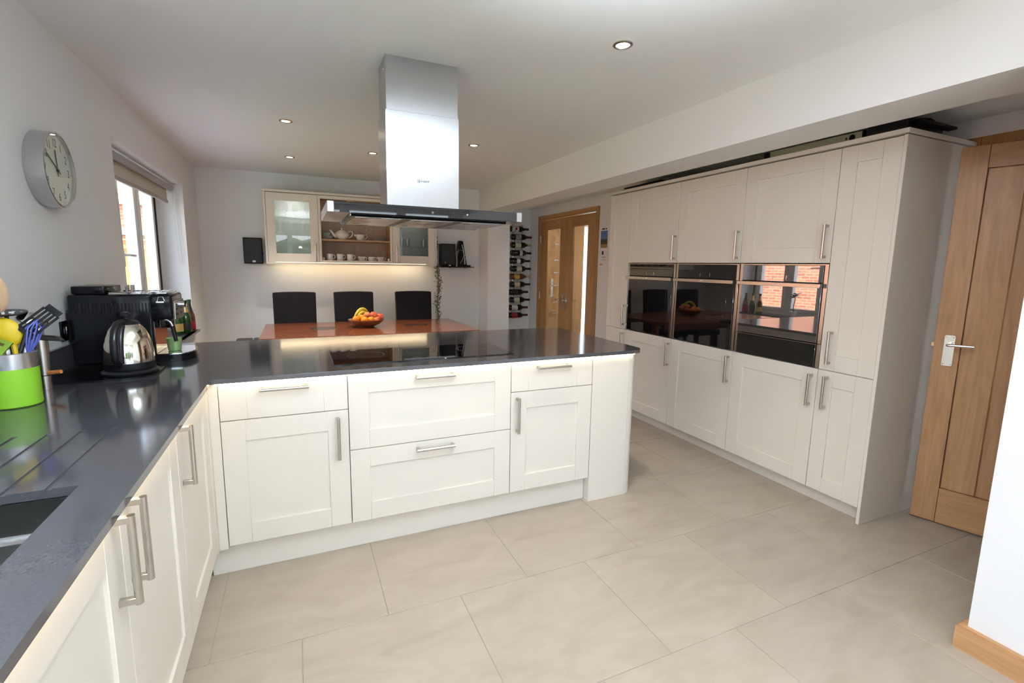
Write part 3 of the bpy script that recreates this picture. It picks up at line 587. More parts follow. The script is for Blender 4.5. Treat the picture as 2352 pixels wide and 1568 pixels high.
# ------------------------------------------------------------------ right-hand oak door (ajar)
dr = thing('oak_door', 'ajar oak boarded door with chrome lever handle beside the tall cabinets', 'door', (3.440, -.824, 0), rot=math.atan2(-.954, .30))
LW, LH = .762, 1.975; FRY = 0.0      # local x along the leaf from the free edge, local y = behind (+) ; front face at y=0 faces the camera
def lb(*a, **k): return box(B(), *a, **k)
obj('stile', lb(0, .105, 0, .04, .008, LH, .0015), 'oak_vertical', dr); obj('stile', lb(LW - .105, LW, 0, .04, .008, LH, .0015), 'oak_vertical', dr)
obj('rail', lb(.106, LW - .106, 0, .04, .008, .20, .0015), 'oak_horizontal', dr); obj('rail', lb(.106, LW - .106, 0, .04, LH - .11, LH, .0015), 'oak_horizontal', dr)
nb = 4; bw = (LW - .212) / nb
for i in range(nb): obj('board', lb(.106 + i * bw, .106 + (i + 1) * bw, .011, .032, .20, LH - .11, .004), 'oak_vertical', dr)
b = B(); prism(b, rrect(.040, .082, .868, 1.030, .008, 4), 0, .004); xf(b, Matrix(((1, 0, 0, 0), (0, 0, -1, 0), (0, 1, 0, 0), (0, 0, 0, 1)))); hp = obj('handle_plate', b, 'chrome', dr)
b = B(); tube(b, [(.061, -.003, .982), (.061, -.045, .982), (.064, -.052, .983), (.075, -.053, .983), (.16, -.050, .985)], [.009, .009, .008, .008, .006], 10); obj('lever', b, 'chrome', hp)
for sx in (.047, .075):
    for sz in (.878, 1.020): b = B(); ball(b, (sx, -.0045, sz), .003, seg=8, rings=6); obj('screw', b, 'chrome', hp)
obj('latch', lb(-.012, 0, .014, .028, .965, .985), 'foil_gold', dr)
fr = sthing('door_2', (XW, -1.2, 0)); b = B(); box(b, XW - .018, XW, -.80, -.735, 0, 2.06, .003); box(b, XW - .018, XW, -1.685, -1.62, 0, 2.06, .003); box(b, XW - .018, XW, -1.62, -.80, 1.995, 2.06, .003); obj('architrave', b, 'oak_hall_vertical', fr)
b = B(); box(b, XW, XW + .12, -.815, -.80, 0, 1.995); box(b, XW, XW + .12, -1.62, -1.605, 0, 1.995); box(b, XW, XW + .12, -1.605, -.815, 1.98, 1.995); obj('lining', b, 'oak_hall_vertical', fr)

# ------------------------------------------------------------------ double oak doors
dd = sthing('door_1', (XD, 3.2, 0)); b = B()
b = B(); box(b, XD - .018, XD, 2.455, 2.51, 0, 2.034, .003); obj('architrave', b, 'oak_hall_vertical', dd); b = B(); box(b, XD - .018, XD, 3.89, 3.945, 0, 2.034, .003); obj('architrave', b, 'oak_hall_vertical', dd); b = B(); box(b, XD - .018, XD, 2.51, 3.89, 1.985, 2.034, .003); obj('architrave', b, 'oak_hall_horizontal', dd)
b = B(); box(b, XD, XD + .1, 2.50, 2.515, 0, 1.995); box(b, XD, XD + .1, 3.885, 3.90, 0, 1.995); box(b, XD, XD + .1, 2.515, 3.885, 1.983, 1.995); obj('lining', b, 'oak_hall_vertical', dd)
LZ = 1.970
def leaf(y0, y1, g0, g1, hinge_y):
    x0, x1 = XD + .006, XD + .046; b = B()
    box(b, x0, x1, y0, g0, .008, LZ, .002); box(b, x0, x1, g1, y1, .008, LZ, .002); lf = obj('leaf', b, 'oak_hall_vertical', dd)
    obj('top_rail', box(B(), x0, x1, g0, g1, 1.85, LZ, .002), 'oak_hall_horizontal', lf); obj('bottom_rail', box(B(), x0, x1, g0, g1, .008, .24, .002), 'oak_hall_horizontal', lf)
    obj('pane', box(B(), x0 + .016, x0 + .022, g0 - .004, g1 + .004, .236, 1.854), 'hall_glass', lf, False)
    b = B()
    for a, c_ in ((g0, g0 + .012), (g1 - .012, g1)): box(b, x0 + .004, x0 + .014, a, c_, .24, 1.85)
    box(b, x0 + .004, x0 + .014, g0, g1, .24, .252); box(b, x0 + .004, x0 + .014, g0, g1, 1.838, 1.85); obj('glazing_bead', b, 'oak_hall_vertical', lf)
    for z in (.25, .95, 1.72): b = B(); cyl(b, (XD - .002, hinge_y, z - .05), (XD - .002, hinge_y, z + .05), .007, None, 10); obj('hinge', b, 'chrome', lf)
    return lf
l1 = leaf(2.518, 3.199, 2.69, 3.055, 2.514); l2 = leaf(3.202, 3.882, 3.345, 3.71, 3.886)
b = B(); box(b, XD - .002, XD + .006, 3.228, 3.262, .80, .995, .002); hp = obj('handle_plate', b, 'chrome', l2); b = B(); tube(b, [(XD, 3.245, .925), (XD - .045, 3.245, .925), (XD - .05, 3.25, .925), (XD - .048, 3.35, .922)], .008, 8); obj('lever', b, 'chrome', hp)
b = B(); box(b, XD - .002, XD + .006, 3.14, 3.172, .80, .995, .002); hp = obj('handle_plate', b, 'chrome', l1); b = B(); tube(b, [(XD, 3.156, .925), (XD - .045, 3.156, .925), (XD - .05, 3.15, .925), (XD - .048, 3.05, .922)], .008, 8); obj('lever', b, 'chrome', hp)
# front door of the hall seen through the glass
fd = sthing('door_4', (4.2, 4.6, 0)); obj('leaf', box(B(), 3.70, 4.52, 4.60, 4.645, .01, 2.0, .003), 'oak_hall_vertical', fd); b = B(); box(b, 3.62, 3.70, 4.60, 4.66, 0, 2.08, .003); box(b, 4.52, 4.66, 4.60, 4.66, 0, 2.08, .003); obj('frame', b, 'oak_hall_vertical', fd)
b = B(); box(b, 4.06, 4.10, 4.590, 4.60, .86, 1.16, .002); tube(b, [(4.08, 4.595, 1.05), (4.08, 4.55, 1.05), (4.16, 4.548, 1.05)], .01, 8); obj('handle_plate', b, 'chrome', fd)
for z in (.35, .6, .78, 1.25, 1.45, 1.7): b = B(); cyl(b, (4.12, 4.60, z), (4.12, 4.585, z), .012, None, 12); box(b, 4.10, 4.19, 4.592, 4.60, z - .005, z + .005); obj('reflection_dot', b, 'chrome', fd)  # chrome dots modelled in place of wine bottles reflected in the pane
sw = sthing('window_4', (4.8, 4.66, 0)); obj('pane', box(B(), 4.66, 4.92, 4.70, 4.706, .05, 2.0), 'window_glass', sw, False)
b = B(); box(b, 4.655, 4.675, 4.66, 4.72, .05, 2.0); box(b, 4.905, 4.925, 4.66, 4.72, .05, 2.0); box(b, 4.78, 4.80, 4.66, 4.72, .05, 2.0); obj('window_frame', b, 'upvc_white', sw)

# ------------------------------------------------------------------ downlights
for i, (x, y, lab) in enumerate(((1.717, -.319, 'recessed ceiling downlight nearest the camera, right of the hood'), (.330, 1.661, 'recessed ceiling downlight left of the hood chimney, nearer of two'), (1.730, 1.697, 'recessed ceiling downlight just right of the hood chimney'), (.340, 2.930, 'recessed ceiling downlight left of the hood, nearest the back wall'), (1.020, 2.388, 'recessed ceiling downlight touching the left edge of the hood chimney'))):
    d = thing('downlight', lab, 'light', (x, y, HC), 'ceiling downlights')
    b = B(); lathe(b, [(.044, -.0005), (.044, -.004), (.040, -.0065), (.031, -.0065), (.029, -.002)], (x, y, HC), 32); obj('bezel', b, 'steel_handle', d)
    b = B(); lathe(b, [(.0, -.003), (.0285, -.003), (.0285, -.001)], (x, y, HC), 24); obj('lens', b, 'lamp_lens', d)
    s_ = bpy.data.lights.new('downlight_beam', 'SPOT'); s_.energy = 45; s_.spot_size = 1.5; s_.spot_blend = .6; s_.shadow_soft_size = .03; s_.color = (1, .88, .72); so = bpy.data.objects.new('downlight_beam', s_); COL.objects.link(so); so.parent = d; so.location = (0, 0, -.02)

# ------------------------------------------------------------------ wall cabinets on the back wall
CZ0, CZ1 = 1.330, 2.082; UX = [.082, .592, 1.397, 1.905]
def glass_unit(label, u0, u1, hu, st):
    c = thing('wall_cabinet', label, 'cabinet', ((u0 + u1) / 2, 3.76, CZ0 + .022)); z0, z1 = CZ0 + .022, CZ1; b = B(); y0, y1 = 3.616, YB - .002
    box(b, u0 + .001, u0 + .017, y0, y1, z0, z1); box(b, u1 - .017, u1 - .001, y0, y1, z0, z1); box(b, u0 + .017, u1 - .017, y0, y1, z0, z0 + .016); box(b, u0 + .017, u1 - .017, y0, y1, z1 - .016, z1); box(b, u0 + .017, u1 - .017, y1 - .01, y1, z0 + .016, z1 - .016); obj('carcass', b, 'ceramic_white' if 0 else 'carcass_ivory', c)
    for zz in (z0 + .20, z0 + .475): obj('shelf', box(B(), u0 + .018, u1 - .018, y0 + .02, y1 - .012, zz, zz + .006), 'cabinet_glass', c, False)
    g = GAP; b = B(); a, e_ = u0 + g, u1 - g; WALLC.box(b, a, a + st, z0 + g, z1 - g, -.021, 0, .0011); WALLC.box(b, e_ - st, e_, z0 + g, z1 - g, -.021, 0, .0011); WALLC.box(b, a + st, e_ - st, z0 + g, z0 + .095, -.021, 0, .0011); WALLC.box(b, a + st, e_ - st, z1 - .08, z1 - g, -.021, 0, .0011)
    d = obj('door', b, 'cabinet_ivory', c); b = B(); WALLC.box(b, a + st - .005, e_ - st + .005, z0 + .09, z1 - .075, -.014, -.010); obj('pane', b, 'cabinet_glass', d, False)
    handle(WALLC, hu, 1.465, .19, True, d); return c
ga = glass_unit('ivory wall cabinet with glass door holding rows of wine glasses', UX[0], UX[1], .553, .082)
b = B(); cyl(b, (.34, 3.75, CZ1 - .022), (.34, 3.75, CZ1 - .017), .03); obj('puck_light', b, 'puck_lens', ga)
gb = glass_unit('ivory wall cabinet with glass door beside the hanging ivy', UX[2], UX[3], 1.440, .082)
c = thing('open_cabinet', 'open wooden-lined wall cabinet displaying white crockery', 'cabinet', (1.0, 3.76, CZ0 + .022)); u0, u1 = UX[1], UX[2]; z0, z1 = CZ0 + .022, CZ1; y0, y1 = 3.616, YB - .002
b = B(); WALLC.box(b, u0 + .001, u0 + .028, z0, z1, -.021, 0, .001); WALLC.box(b, u1 - .028, u1 - .001, z0, z1, -.021, 0, .001); WALLC.box(b, u0 + .028, u1 - .028, z0, z0 + .028, -.021, 0, .001); WALLC.box(b, u0 + .028, u1 - .028, z1 - .035, z1, -.021, 0, .001); obj('face_frame', b, 'cabinet_ivory', c)
b = B(); box(b, u0 + .001, u0 + .017, y0, y1, z0, z1); box(b, u1 - .017, u1 - .001, y0, y1, z0, z1); box(b, u0 + .017, u1 - .017, y0, y1, z1 - .016, z1); obj('carcass', b, 'shelf_wood', c)
obj('back_board', box(B(), u0 + .017, u1 - .017, y1 - .01, y1, z0 + .02, z1 - .016), 'back_wood', c)
obj('shelf', box(B(), u0 + .018, u1 - .018, y0 + .003, y1 - .011, z0, z0 + .021), 'shelf_wood', c); obj('shelf', box(B(), u0 + .018, u1 - .018, y0 + .005, y1 - .011, 1.595, 1.615), 'shelf_wood', c)
b = B(); box(b, .90, .97, 3.60, 3.62, 2.030, 2.045, .002); obj('latch', b, 'shelf_wood', c)
for xx in (u0 + .035, u1 - .055): b = B(); box(b, xx, xx + .02, 3.625, 3.65, z0 + .022, z0 + .06, .003); obj('hinge_arm', b, 'ceramic_white', c)
ZSH0, ZSH1 = z0 + .021, 1.615
e = thing('wall_cabinet_surround', 'ivory end panels, cornice and light pelmet framing the wall cabinets', 'cabinet trim', (1.0, 3.76, CZ0))
obj('end_panel', box(B(), .062, .081, 3.592, YB - .001, CZ0 + .001, CZ1 + .002, .001), 'cabinet_ivory', e); obj('end_panel', box(B(), 1.906, 1.925, 3.592, YB - .001, CZ0 + .001, CZ1 + .002, .001), 'cabinet_ivory', e)
obj('cornice', box(B(), .054, 1.933, 3.580, YB - .001, CZ1 + .004, CZ1 + .028, .001), 'cabinet_ivory', e); obj('pelmet', box(B(), .082, 1.905, 3.592, 3.61, CZ0 + .001, CZ0 + .021, .001), 'cabinet_ivory', e)
b = B(); box(b, .15, 1.84, 3.80, 3.815, CZ0 + .016, CZ0 + .0215); tag(obj('led_strip', b, 'led_wall', None, False, (1, 3.8, CZ0 + .02)), 'warm light strip beneath the wall cabinets on the back wall', 'light')

# glasses
def wine_glass(name, label, x, y, z, s, group):
    h = .215 * s; r = .042 * s
    prof = [(0, .002), (.034 * s, .002), (.034 * s, .004), (.005 * s, .010), (.0042 * s, h * .42), (r * .55, h * .47), (r * .95, h * .58), (r, h * .66), (r * .9, h * .85), (r * .76, h)]
    b = B(); lathe(b, prof, (x, y, z), 20); return tag(obj(name, b, 'drinking_glass', None, True, (x, y, z)), label, 'glass', group)
zs1, zs2 = CZ0 + .022 + .206, CZ0 + .022 + .481
ords = ['leftmost', 'second', 'third', 'rightmost']
for i, x in enumerate((.155, .265, .380, .490)): wine_glass('wine_glass', ords[i] + ' large wine glass on the middle shelf of the lit glass cabinet', x, 3.70, zs1, 1.12, 'large wine glasses in the left glass cabinet')
for i, x in enumerate((.155, .27, .365, .485)): wine_glass('wine_glass', ords[i] + ' small wine glass on the top shelf of the lit glass cabinet', x, 3.70, zs2, .66, 'small wine glasses in the left glass cabinet')
for i, x in enumerate((.20, .30, .41)):
    b = B(); lathe(b, [(0, .002), (.026, .002), (.032, .07), (.031, .07), (.025, .005), (0, .005)], (x, 3.74, zs1 - .19), 18); tag(obj('tumbler', b, 'drinking_glass', None, True, (x, 3.74, zs1 - .19)), ['leftmost', 'middle', 'rightmost'][i] + ' tumbler on the floor of the lit glass cabinet', 'glass', 'tumblers in the left glass cabinet')
for i, x in enumerate((1.53, 1.60, 1.80)):
    b = B(); lathe(b, [(0, .002), (.03, .002), (.034, .10), (.033, .10), (.029, .006), (0, .006)], (x, 3.74, zs1), 18); tag(obj('tumbler', b, 'drinking_glass', None, True, (x, 3.74, zs1)), ['leftmost', 'middle', 'rightmost'][i] + ' tumbler in the glass cabinet beside the ivy', 'glass', 'tumblers in the right glass cabinet')
# crockery
def cup_bm(x, y, z, r0, r1, h):
    b = B(); lathe(b, [(0, .001), (r0, .001), (r0 * 1.02, .004), ((r0 + r1) / 2 * 1.06, h * .45), (r1, h), (r1 - .003, h), ((r0 + r1) / 2 * 1.06 - .004, h * .45), (r0 - .003, .006), (0, .006)], (x, y, z), 22); return b
def cup(name, label, x, z, r0, r1, h, hr, grp):
    c = thing(name, label, 'cup', (x, 3.70, z), grp); obj('body', cup_bm(x, 3.70, z, r0, r1, h), 'ceramic_white', c)
    b = B(); a = math.radians(-25); dx, dy = math.cos(a), math.sin(a); rr = (r0 + r1) / 2
    pts = [(x + dx * (rr - .002), 3.70 + dy * (rr - .002), z + h * .82), (x + dx * (rr + hr * .8), 3.70 + dy * (rr + hr * .8), z + h * .84), (x + dx * (rr + hr), 3.70 + dy * (rr + hr), z + h * .6), (x + dx * (rr + hr * .7), 3.70 + dy * (rr + hr * .7), z + h * .34), (x + dx * (rr - .004), 3.70 + dy * (rr - .004), z + h * .22)]
    tube(b, pts, .004, 8); obj('handle', b, 'ceramic_white', c)
for i, x in enumerate((.705, .815, .925)): cup('mug', ['leftmost', 'middle', 'rightmost'][i] + ' tall white mug on the lower shelf of the open cabinet', x, ZSH0, .031, .037, .080, .028, 'mugs in the open cabinet')
for i, x in enumerate((1.055, 1.165, 1.270)): cup('teacup', ['leftmost', 'middle', 'rightmost'][i] + ' low white teacup on the lower shelf of the open cabinet', x, ZSH0, .026, .044, .056, .026, 'teacups in the open cabinet')
tp = thing('teapot', 'white china teapot on the upper shelf of the open cabinet', 'teapot', (.845, 3.73, ZSH1)); z = ZSH1
b = B(); lathe(b, [(0, .001), (.042, .001), (.042, .006), (.05, .010), (.078, .040), (.082, .058), (.070, .082), (.042, .096), (.040, .099)], (.845, 3.73, z), 28); obj('body', b, 'ceramic_white', tp)
b = B(); lathe(b, [(.043, .096), (.040, .102), (.018, .111), (.006, .114), (.008, .121), (.009, .128), (.005, .134), (0, .135)], (.845, 3.73, z), 24); obj('lid', b, 'ceramic_white', tp)
b = B(); tube(b, [(.785, 3.72, z + .03), (.755, 3.715, z + .055), (.735, 3.71, z + .085), (.715, 3.705, z + .105)], [.018, .014, .010, .008], 12); obj('spout', b, 'ceramic_white', tp)
b = B(); tube(b, [(.912, 3.73, z + .080), (.935, 3.73, z + .100), (.960, 3.73, z + .095), (.966, 3.73, z + .070), (.950, 3.73, z + .040), (.918, 3.73, z + .022)], .006, 10); obj('handle', b, 'ceramic_white', tp)
jg = thing('milk_jug', 'small white milk jug beside the teapot', 'jug', (1.045, 3.73, ZSH1)); obj('body', cup_bm(1.045, 3.73, z, .032, .052, .066), 'ceramic_white', jg)
b = B(); tube(b, [(1.090, 3.73, z + .058), (1.118, 3.73, z + .068), (1.128, 3.73, z + .045), (1.112, 3.73, z + .022), (1.082, 3.73, z + .018)], .0045, 8); obj('handle', b, 'ceramic_white', jg); b = B(); tube(b, [(1.0, 3.73, z + .052), (.985, 3.73, z + .066)], [.014, .009], 10); obj('lip', b, 'ceramic_white', jg)
def plate(name, label, x, zz, r, h, mt, cat, grp=None):
    b = B(); lathe(b, [(0, .001), (r * .6, .001), (r, h), (r - .003, h), (r * .58, .005), (0, .005)], (x, 3.745, zz), 30); return tag(obj(name, b, mt, None, True, (x, 3.745, zz)), label, cat, grp)
for k in range(3): plate('side_plate', ['bottom', 'middle', 'top'][k] + ' white side plate of the stack right of the milk jug', 1.268, z + k * .0095, .092, .013, 'ceramic_white', 'plate', 'side plates on the upper shelf')
for k in range(2): plate('saucer', ['lower', 'upper'][k] + ' white dish under the small green bowl', .686, z + k * .014, .070, .022, 'ceramic_white', 'dish', 'dishes under the green bowl')
plate('small_bowl', 'small pale green bowl stacked on white dishes', .680, z + .034, .052, .038, 'ceramic_teal', 'bowl')

# ------------------------------------------------------------------ speakers, shelf, ivy, wine rack, notices
sp = thing('wall_speaker', 'black speaker mounted on the back wall left of the wall cabinets', 'speaker', (-.078, 3.88, 1.33)); obj('cabinet_box', box(B(), -.170, .018, 3.835, YB - .006, 1.330, 1.612, .008, 2), 'black_plastic', sp); obj('grille', box(B(), -.164, .012, 3.830, 3.837, 1.338, 1.604, .004), 'black_matt', sp)
b = B(); box(b, -.085, -.055, 3.8285, 3.831, 1.345, 1.365); obj('badge', b, 'paper_white', sp); b = B(); box(b, .012, .022, 3.87, 3.90, 1.43, 1.45, .002); obj('wall_bracket', b, 'black_plastic', sp)
gs = thing('glass_shelf', 'small green glass wall shelf below the black speaker', 'shelf', (2.25, 3.85, 1.31)); obj('plate', box(B(), 2.03, 2.475, 3.78, YB - .002, 1.318, 1.328, .001), 'glass_green', gs)
for x in (2.18, 2.38): b = B(); cyl(b, (x, YB - .001, 1.312), (x, YB - .05, 1.312), .008, None, 12); ball(b, (x, YB - .05, 1.312), .010); obj('bracket', b, 'chrome', gs)
sp = thing('shelf_speaker', 'black speaker standing on the small glass shelf', 'speaker', (2.135, 3.85, 1.328)); obj('cabinet_box', box(B(), 2.038, 2.228, 3.80, 3.925, 1.3285, 1.615, .006, 2), 'black_plastic', sp); obj('grille', box(B(), 2.046, 2.220, 3.795, 3.801, 1.355, 1.605, .003), 'black_matt', sp); b = B(); box(b, 2.085, 2.093, 3.793, 3.796, 1.365, 1.395); box(b, 2.135, 2.165, 3.793, 3.796, 1.335, 1.350); obj('badge', b, 'aluminium', sp)
ro = thing('wireless_router', 'tall black tapering router with silver stripe on the glass shelf', 'router', (2.33, 3.85, 1.328))
b = B(); poly = [(2.255, 1.3285), (2.405, 1.3285), (2.385, 1.36), (2.335, 1.655), (2.285, 1.660), (2.270, 1.60)]
a = [b.verts.new((x, 3.82, zz)) for x, zz in poly]; c_ = [b.verts.new((x, 3.89, zz)) for x, zz in poly]; bridge(b, a, c_); b.faces.new(a); b.faces.new(list(reversed(c_))); obj('body', b, 'black_gloss', ro)
b = B(); tube(b, [(2.320, 3.8185, 1.61), (2.335, 3.8185, 1.55), (2.352, 3.8185, 1.47), (2.362, 3.8185, 1.36)], .005, 8); obj('stripe', b, 'aluminium', ro)
for k in range(4): b = B(); box(b, 2.352, 2.362, 3.814, 3.819, 1.36 + k * .022, 1.372 + k * .022); obj('status_light', b, 'paper_white', ro)
b = B(); box(b, 2.39, 2.44, 3.81, 3.86, 1.3285, 1.350, .008, 2); obj('base', b, 'black_gloss', ro); b = B(); tube(b, [(2.252, 3.812, 1.34), (2.245, 3.81, 1.45), (2.275, 3.81, 1.545), (2.33, 3.81, 1.53), (2.345, 3.81, 1.47), (2.32, 3.81, 1.41), (2.29, 3.81, 1.37)], .003, 6); obj('cable', b, 'aluminium', ro)
pa = thing('trinket_strip', 'narrow pale mottled object between speaker and router', 'ornament', (2.244, 3.8, 1.3285)); b = B(); tube(b, [(2.243, 3.80, 1.3287), (2.246, 3.80, 1.40), (2.243, 3.80, 1.47), (2.247, 3.80, 1.53)], [.012, .010, .008, .005], 8); obj('body', b, 'label_grey', pa)
iv = thing('hanging_ivy', 'long trailing strand of small grey-green leaves beside the wall cabinets', 'plant', (2.0, 3.84, 2.0)); pts = [(1.99 + .012 * math.sin(i * .9), 3.84, 2.11 - i * .0555) for i in range(27)]
pts = [(1.965 if p[2] > 1.4 else p[0] + .005 , 3.72 if p[2] > 1.4 else 3.80, p[2]) for p in pts]; pts = [(1.948 + .01 * math.sin(p[2] * 17), 3.70, p[2]) if p[2] > 1.36 else (1.972 + .012 * math.sin(p[2] * 13), 3.72, p[2]) for p in pts]
b = B(); tube(b, pts, .0035, 6); obj('stem', b, 'stem_brown', iv); b = B(); rnd = random.Random(3)
for k in range(1300):
    t = rnd.random(); zz = 2.10 - t * 1.44; w = .010 if zz > 1.36 else .030 + .008 * math.sin(zz * 23); cx0 = 1.946 + .008 * math.sin(zz * 17) if zz > 1.36 else 1.972 + .012 * math.sin(zz * 13)
    c0 = Vector((cx0 + rnd.gauss(0, w * .6), 3.715 + rnd.gauss(0, .012), zz)); c0.x = max(c0.x, 1.934 if zz > 1.36 else 0)
    s = rnd.uniform(.010, .019); M = Matrix.Translation(c0) @ Matrix.Rotation(rnd.uniform(0, 6.3), 4, 'Z') @ Matrix.Rotation(rnd.uniform(.2, 1.5), 4, 'X')
    vv = [b.verts.new(M @ Vector(p)) for p in ((0, 0, 0), (s * .6, s * .55, s * .1), (0, s * 1.3, 0), (-s * .6, s * .55, s * .1))]; b.faces.new(vv)
lv = obj('leaves', b, 'ivy_leaf', iv, False); lv['kind'] = 'stuff'

rk = thing('wine_rack', 'slim vertical metal wine rack fixed to the recess wall', 'rack', (3.3, 4.22, .62))
for x in (3.22, 3.365): obj('rail', box(B(), x - .008, x + .008, YREC - .012, YREC - .002, .60, 1.94, .001), 'steel_handle', rk)
rz = [1.872 - i * .1125 for i in range(12)]
for zz in rz:
    for x in (3.22, 3.365):
        b = B(); rr = .043 if x < 3.3 else .020; pts = [(x, 4.176 + (rr + .003) * math.cos(t), zz + (rr + .003) * math.sin(t) - (0 if x < 3.3 else 0)) for t in [PI * .0 - PI * i / 8 for i in range(9)]]; pts = [(x, YREC - .004, zz)] + pts; tube(b, pts, .003, 6); obj('hoop', b, 'black_plastic', rk)
lbl = [('label_white', 'foil_red', 'bottle_dark', 'white label with a red seal'), ('label_grey', 'foil_red', 'bottle_dark', 'dull grey label'), ('label_cream', 'foil_gold', 'bottle_dark', 'cream label and gold capsule'), ('label_white', 'foil_black', 'bottle_dark', 'small white label near the neck'), ('label_white', 'foil_black', 'bottle_dark', 'short white label'), ('label_white', 'foil_black', 'bottle_dark', 'wide white label'), ('label_gold', 'foil_gold', 'bottle_brown', 'gold label and brownish glass'), ('label_cream', 'foil_red', 'bottle_dark', 'patterned cream label'), ('label_black', 'foil_black', 'bottle_dark', 'black label'), ('label_cream', 'foil_black', 'bottle_dark', 'broad cream label'), ('label_white', 'foil_red', 'bottle_dark', 'white label and red capsule'), ('label_red', 'foil_red', 'bottle_dark', 'dark red label')]
nth = ['top', 'second', 'third', 'fourth', 'fifth', 'sixth', 'seventh', 'eighth', 'ninth', 'tenth', 'eleventh', 'bottom']; necks = [3.44, 3.50, 3.488, 3.49, 3.47, 3.485, 3.475, 3.48, 3.45, 3.478, 3.45, 3.45]
for i, zz in enumerate(rz):
    lm, cm, gm, txt = lbl[i]; x1 = min(necks[i], 3.49); x0 = x1 - .318; r = .041
    w = thing('wine_bottle', '%s bottle down the wine rack, with %s' % (nth[i], txt), 'bottle', (x0, 4.176, zz), 'bottles in the wine rack')
    b = B(); lathe(b, [(0, .004), (r * .8, .0), (r, .006), (r, .19), (r * .92, .21), (r * .55, .236), (.0155, .253), (.0145, .313), (.016, .314), (.016, .318), (0, .318)], (x0, 4.176, zz), 20, (1, 0, 0)); obj('glass', b, gm, w)
    b = B(); lathe(b, [(.0165, .254), (.0155, .275), (.0158, .315), (.0168, .316), (.0168, .3195), (0, .3196)], (x0, 4.176, zz), 16, (1, 0, 0)); obj('capsule', b, cm, w)
    l0, l1 = {3: (.125, .17), 4: (.10, .155), 5: (.085, .165), 0: (.05, .155)}.get(i, (.055, .145)); b = B(); lathe(b, [(r + .0006, l0), (r + .0006, l1)], (x0, 4.176, zz), 24, (1, 0, 0)); lo_ = obj('label_paper', b, lm, w)
    if i == 0: b = B(); lathe(b, [(.018, 0), (.018, .001), (0, .001)], (x0 + .11, 4.176 - r - .0004, zz), 18, (0, -1, 0)); obj('seal', b, 'label_red', lo_)
cal = thing('wall_calendar', 'calendar with a hill landscape picture hung beside the double doors', 'calendar', (XD, 2.35, 1.36)); xx = XD - .001
obj('sheet', box(B(), xx - .002, xx, 2.278, 2.418, 1.55, 1.80), 'paper_white', cal, False); obj('sky_print', box(B(), xx - .003, xx - .002, 2.285, 2.412, 1.66, 1.752), 'print_blue', cal, False); obj('hill_print', box(B(), xx - .003, xx - .002, 2.285, 2.412, 1.605, 1.66), 'print_dark', cal, False); obj('field_print', box(B(), xx - .003, xx - .002, 2.285, 2.412, 1.565, 1.605), 'print_gold', cal, False)
b = B(); box(b, xx - .003, xx - .002, 2.335, 2.395, 1.765, 1.78); box(b, xx - .003, xx - .002, 2.30, 2.32, 1.765, 1.78); obj('heading_print', b, 'ink_black', cal, False)
pn = thing('paper_notice', 'white paper notice pinned below the calendar', 'notice', (XD, 2.35, 1.36)); obj('sheet', box(B(), xx - .002, xx, 2.278, 2.422, 1.365, 1.545), 'paper_white', pn, False); b = B(); box(b, xx - .003, xx - .002, 2.35, 2.38, 1.49, 1.53); box(b, xx - .003, xx - .002, 2.31, 2.38, 1.46, 1.464); box(b, xx - .003, xx - .002, 2.30, 2.36, 1.43, 1.433); obj('print', b, 'ink_black', pn, False); obj('orange_strip', box(B(), xx - .003, xx - .002, 2.36, 2.415, 1.375, 1.39), 'print_orange', pn, False)

# ------------------------------------------------------------------ dining table and chairs
TX0, TX1, TY0, TY1, TZ = .045, 1.955, 2.14, 3.19, .73
tb = thing('dining_table', 'polished reddish wooden plank dining table behind the peninsula', 'table', (1.0, 2.67, 0)); npk = 5; pw = (TY1 - TY0) / npk
for i in range(npk):
    obj('plank', box(B(), TX0, TX1, TY0 + i * pw + .0003, TY0 + (i + 1) * pw - .0003, TZ - .035, TZ, .0012), 'table_wood', tb)
obj('inlay', box(B(), .452, .672, 2.575, 2.775, TZ - .01, TZ + .0006), 'inlay_wood', tb); obj('inlay', box(B(), 1.338, 1.565, 2.63, 2.775, TZ - .01, TZ + .0006), 'inlay_wood', tb)
for x in (TX0 + .004, TX1 - .059):
    for y in (TY0 + .06, TY1 - .14): obj('leg', box(B(), x, x + .055, y, y + .08, 0, TZ - .035, .004), 'table_wood', tb)
b = B(); box(b, TX0 + .14, TX1 - .14, TY0 + .075, TY0 + .095, TZ - .12, TZ - .035); box(b, TX0 + .14, TX1 - .14, TY1 - .095, TY1 - .075, TZ - .12, TZ - .035); obj('apron', b, 'table_wood', tb)
